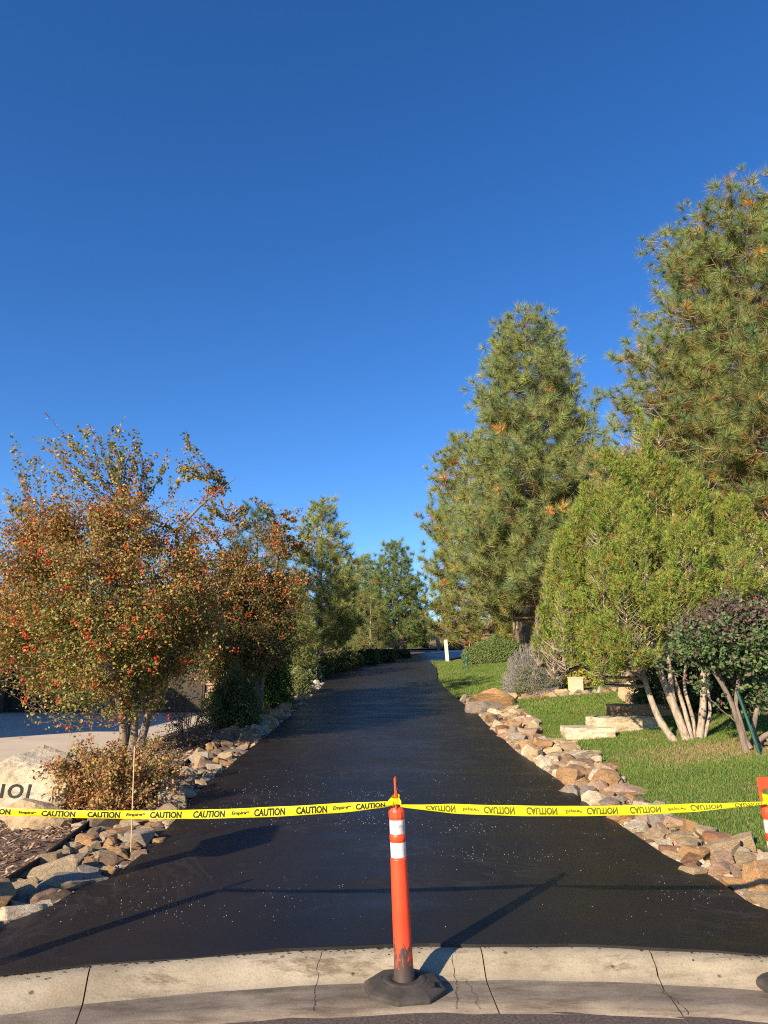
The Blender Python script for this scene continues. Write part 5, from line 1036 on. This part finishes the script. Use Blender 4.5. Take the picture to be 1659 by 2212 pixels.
# white wooden marker post at the bend
b = gp(967, 1429); hh_ = 44 / FPX * b[1]; e = empty('marker_post', b, 'whitewashed square wooden post at the inside of the bend', 'marker post')
g = Geo(); addbox(g, (b[0] - .05, b[1], b[2] + hh_ / 2), (.085, .06, hh_ / 2), rot=Matrix.Rotation(math.radians(-4), 3, 'Y')); g.build('post', M['cream'], e); g = Geo(); addbox(g, (b[0] - .05 - .035, b[1], b[2] + hh_ + .015), (.092, .067, .02), rot=Matrix.Rotation(math.radians(-4), 3, 'Y')); g.build('cap', M['wood'], e)
b = at(946, 1376, 52); g = Geo(); b[2] = hz(b[0], 52); addbox(g, (b[0], 52, b[2] + .45), (.13, .1, .55), rot=Matrix.Rotation(math.radians(-9), 3, 'Y')); tag(g.build('wooden_stump_post', M['wood']), 'leaning weathered post on the bank behind the road', 'marker post')
# green standpipe
b = gp(1009, 1443); e = empty('garden_hydrant', b, 'small dark green garden hydrant in the lawn by the hedge', 'garden hydrant')
g = Geo(); s = b[1] / FPX; lathe(g, [(.07, -.02), (.06, .05), (.035, .08), (.035, 14 * s), (.05, 15 * s), (.065, 18 * s), (.06, 23 * s), (.02, 25 * s), (0, 25 * s)], b, 10); g.build('standpipe', M['green_metal'], e)
g = Geo(); addbox(g, (b[0] - .12, b[1], b[2] + 20 * s), (.10, .03, .03)); g.build('spout', M['green_metal'], e); g = Geo(); addbox(g, (b[0] - .1, b[1] - .02, b[2] + .03), (.12, .09, .03)); g.build('foot', M['green_metal'], e)
# utility pedestal
b = gp(1247, 1497); s = b[1] / FPX; e = empty('utility_box', b, 'beige square utility box on the lawn beside the sage bush', 'utility box')
rot = Matrix.Rotation(math.radians(-14), 3, 'Z'); hw, hh_ = 15.5 * s, 33 * s
g = Geo(); addbox(g, (b[0], b[1] + .12, b[2] + hh_ / 2 - .03), (hw, .15, hh_ / 2), rot); o = g.build('housing', M['utility'], e); bv = o.modifiers.new('bevel', 'BEVEL'); bv.width = .012; bv.segments = 2
g = Geo(); addbox(g, (b[0], b[1] + .12, b[2] + hh_ - .02), (hw + .012, .162, .018), rot); g.build('lid', M['utility'], e)
g = Geo(); q_ = np.array(rot) @ np.array([-hw * .85, -.152, .0]); addbox(g, (b[0] + q_[0], b[1] + .12 + q_[1], b[2] + hh_ * .62), (.02, .003, .05), rot); g.build('warning_label', M['tape'], e)
# green pole leaning in the purple shrub
b = gp(1643, 1630); t = at(1592, 1492, b[1] + .1); g = Geo(); tubes(g, np.array([b - (0, 0, .05), t]), .021, 8, cap=True); tag(g.build('leaning_pole', M['green_metal']), 'dark green metal pole leaning against the purple shrub', 'pole')

# ------------------------------------------------------------------ houses
hs_ = empty('house', (7, 29, 2), 'cream stucco house with stone base and clay roof behind the pines', 'house')
c0 = at(1149, 1400, 33.5); hx, hy = c0[0], 33.5; zf = at(1149, 1404, 33.5)[2] - .3; zl = at(1149, 1347, 33.5)[2]; X1, Y2_, zt = hx + 15, hy + 12, at(1200, 1120, 33.5)[2]
g = Geo(); addbox(g, ((hx + X1) / 2, (hy + Y2_) / 2, (zl + zt) / 2), ((X1 - hx) / 2, (Y2_ - hy) / 2, (zt - zl) / 2)); g.build('wall', M['stucco'], hs_)
g = Geo(); addbox(g, ((hx + X1) / 2, (hy + Y2_) / 2, (zf + zl) / 2 - .02), ((X1 - hx) / 2 + .03, (Y2_ - hy) / 2 + .03, (zl - zf) / 2)); bs = g.build('stone_base', M['soil'], hs_)
rr_ = random.Random(5); row = 0; z = zf
while z < zl - .1:
    hh_ = rr_.uniform(.09, .15); hh_ = min(hh_, zl - .06 - z); x = hx - .05 - rr_.uniform(0, .15)
    while x < hx + 5.5:
        w_ = rr_.uniform(.18, .42); x2 = max(x, hx - .06)
        if x + w_ > hx: g = Geo(); addbox(g, ((x2 + x + w_) / 2, hy - .06, z + hh_ / 2), (max((x + w_ - x2) / 2 - .008, .03), .05 + rr_.uniform(0, .02), hh_ / 2 - .008)); g.build('stone_block', M['brick'], bs)
        x += w_
    z += hh_
g = Geo(); addbox(g, (hx + 7.4, hy - .03, zl + .03), (7.6, .15, .06)); g.build('ledge', M['stucco'], hs_)
for wx in (3.2, 7.5, 11.5):
    for wz in (1.7, 4.9):
        if zl + wz + .7 < zt:
            g = Geo(); addbox(g, (hx + wx, hy - .02, zl + wz), (.62, .05, .75)); f_ = g.build('window', M['cream'], hs_); g = Geo(); addbox(g, (hx + wx, hy - .065, zl + wz), (.52, .012, .65)); g.build('pane', M['glass'], f_)
g = Geo(); ov = .7; Pr = [(hx - ov, hy - ov, zt), (X1 + ov, hy - ov, zt), (X1 + ov, Y2_ + ov, zt), (hx - ov, Y2_ + ov, zt), (hx + 8, (hy + Y2_) / 2, zt + 5.6), (X1 - 4, (hy + Y2_) / 2, zt + 5.6)]
Pr += [(a_, b_, c_ - .25) for a_, b_, c_ in Pr[:4]]
polyobj('roof', Pr, [(0, 1, 5, 4), (1, 2, 5), (2, 3, 4, 5), (3, 0, 4), (6, 7, 1, 0), (7, 8, 2, 1), (8, 9, 3, 2), (9, 6, 0, 3), (9, 8, 7, 6)], M['roof'], hs_)
g = Geo()
for i in range(34):                        # tile courses on the two visible slopes
    f0 = i / 34; a_ = np.array(Pr[0]) * (1 - f0) + np.array(Pr[4]) * f0; b_ = np.array(Pr[1]) * (1 - f0) + np.array(Pr[5]) * f0; up_ = np.array([0, -.03, .05]); g.add([a_, b_, b_ + up_, a_ + up_, a_ + (0, .12, .07), b_ + (0, .12, .07)], [(0, 1, 2, 3), (3, 2, 5, 4)])
    a_ = np.array(Pr[3]) * (1 - f0) + np.array(Pr[4]) * f0; b_ = np.array(Pr[0]) * (1 - f0) + np.array(Pr[4]) * f0; up_ = np.array([-.03, 0, .05]); g.add([a_, b_, b_ + up_, a_ + up_], [(0, 1, 2, 3)])
rt = g.build('roof_tiles', M['roof'], hs_); rt['kind'] = 'stuff'

# garage on the left: dark doors, stone piers, a wing that shades the drive
gh = empty('garage_house', (-12, 29, .35), 'dark shaded garage house at the end of the concrete driveway', 'house')
def gb(name, c, h, m_, par=gh): g = Geo(); addbox(g, c, h); return g.build(name, m_, par)
gy = 27.6; gz = .33
gb('wall', (-13, gy + 4.2, gz + 1.9), (7.6, 4, 1.9), M['dark_wall'])
polyobj('roof', [(-21.2, gy - 1.2, gz + 3.8), (-4.9, gy - 1.2, gz + 3.8), (-4.9, gy + 9, gz + 3.8), (-21.2, gy + 9, gz + 3.8), (-17, gy + 4, gz + 4.9), (-9, gy + 4, gz + 4.9)], [(0, 1, 5, 4), (1, 2, 5), (2, 3, 4, 5), (3, 0, 4), (3, 2, 1, 0)], M['slate_roof'], gh)
for xd in (-8.3, -12.6, -16.8):
    d_ = gb('garage_door', (xd, gy + .16, gz + 1.15), (1.5, .03, 1.15), M['dark_wall'])
    for k in range(4): gb('door_panel', (xd, gy + .12, gz + .3 + k * .56), (1.42, .012, .24), M['dark_wall'], d_)
for xp in (-6.2, -10.45, -14.7, -18.9):
    pr_ = gb('stone_pier', (xp, gy - .15, gz + 1.0), (.36, .28, 1.0), M['soil'])
    for k in range(8):
        for s_ in (-1, 1): gb('stone_block', (xp + s_ * .19 + (.05 if k % 2 else -.05), gy - .45, gz + .13 + k * .25), (.17, .05, .11), M['grey'] if 'grey' in M else M['brick'], pr_)
# wing outside the frame at left, between the sun and the drive
wg = empty('side_wing', (-15, 16, .3), 'dark wing of the neighbouring house left of the concrete driveway', 'house')
g = Geo(); addbox(g, (-17.5, 16.5, 2.4), (4.2, 4.5, 2.1)); g.build('wall', M['stucco'], wg)
polyobj('roof', [(-22.3, 11.4, 4.5), (-12.7, 11.4, 4.5), (-12.7, 21.6, 4.5), (-22.3, 21.6, 4.5), (-17.5, 13.5, 7.2), (-17.5, 19.5, 7.2)], [(0, 1, 4), (1, 2, 5, 4), (2, 3, 5), (3, 0, 4, 5), (3, 2, 1, 0)], M['roof'], wg)
print('tufts', tot, 'objects', len(bpy.data.objects), 'tris', sum(len(o.data.loops) - 2 * len(o.data.polygons) for o in COL.objects if o.type == 'MESH'))
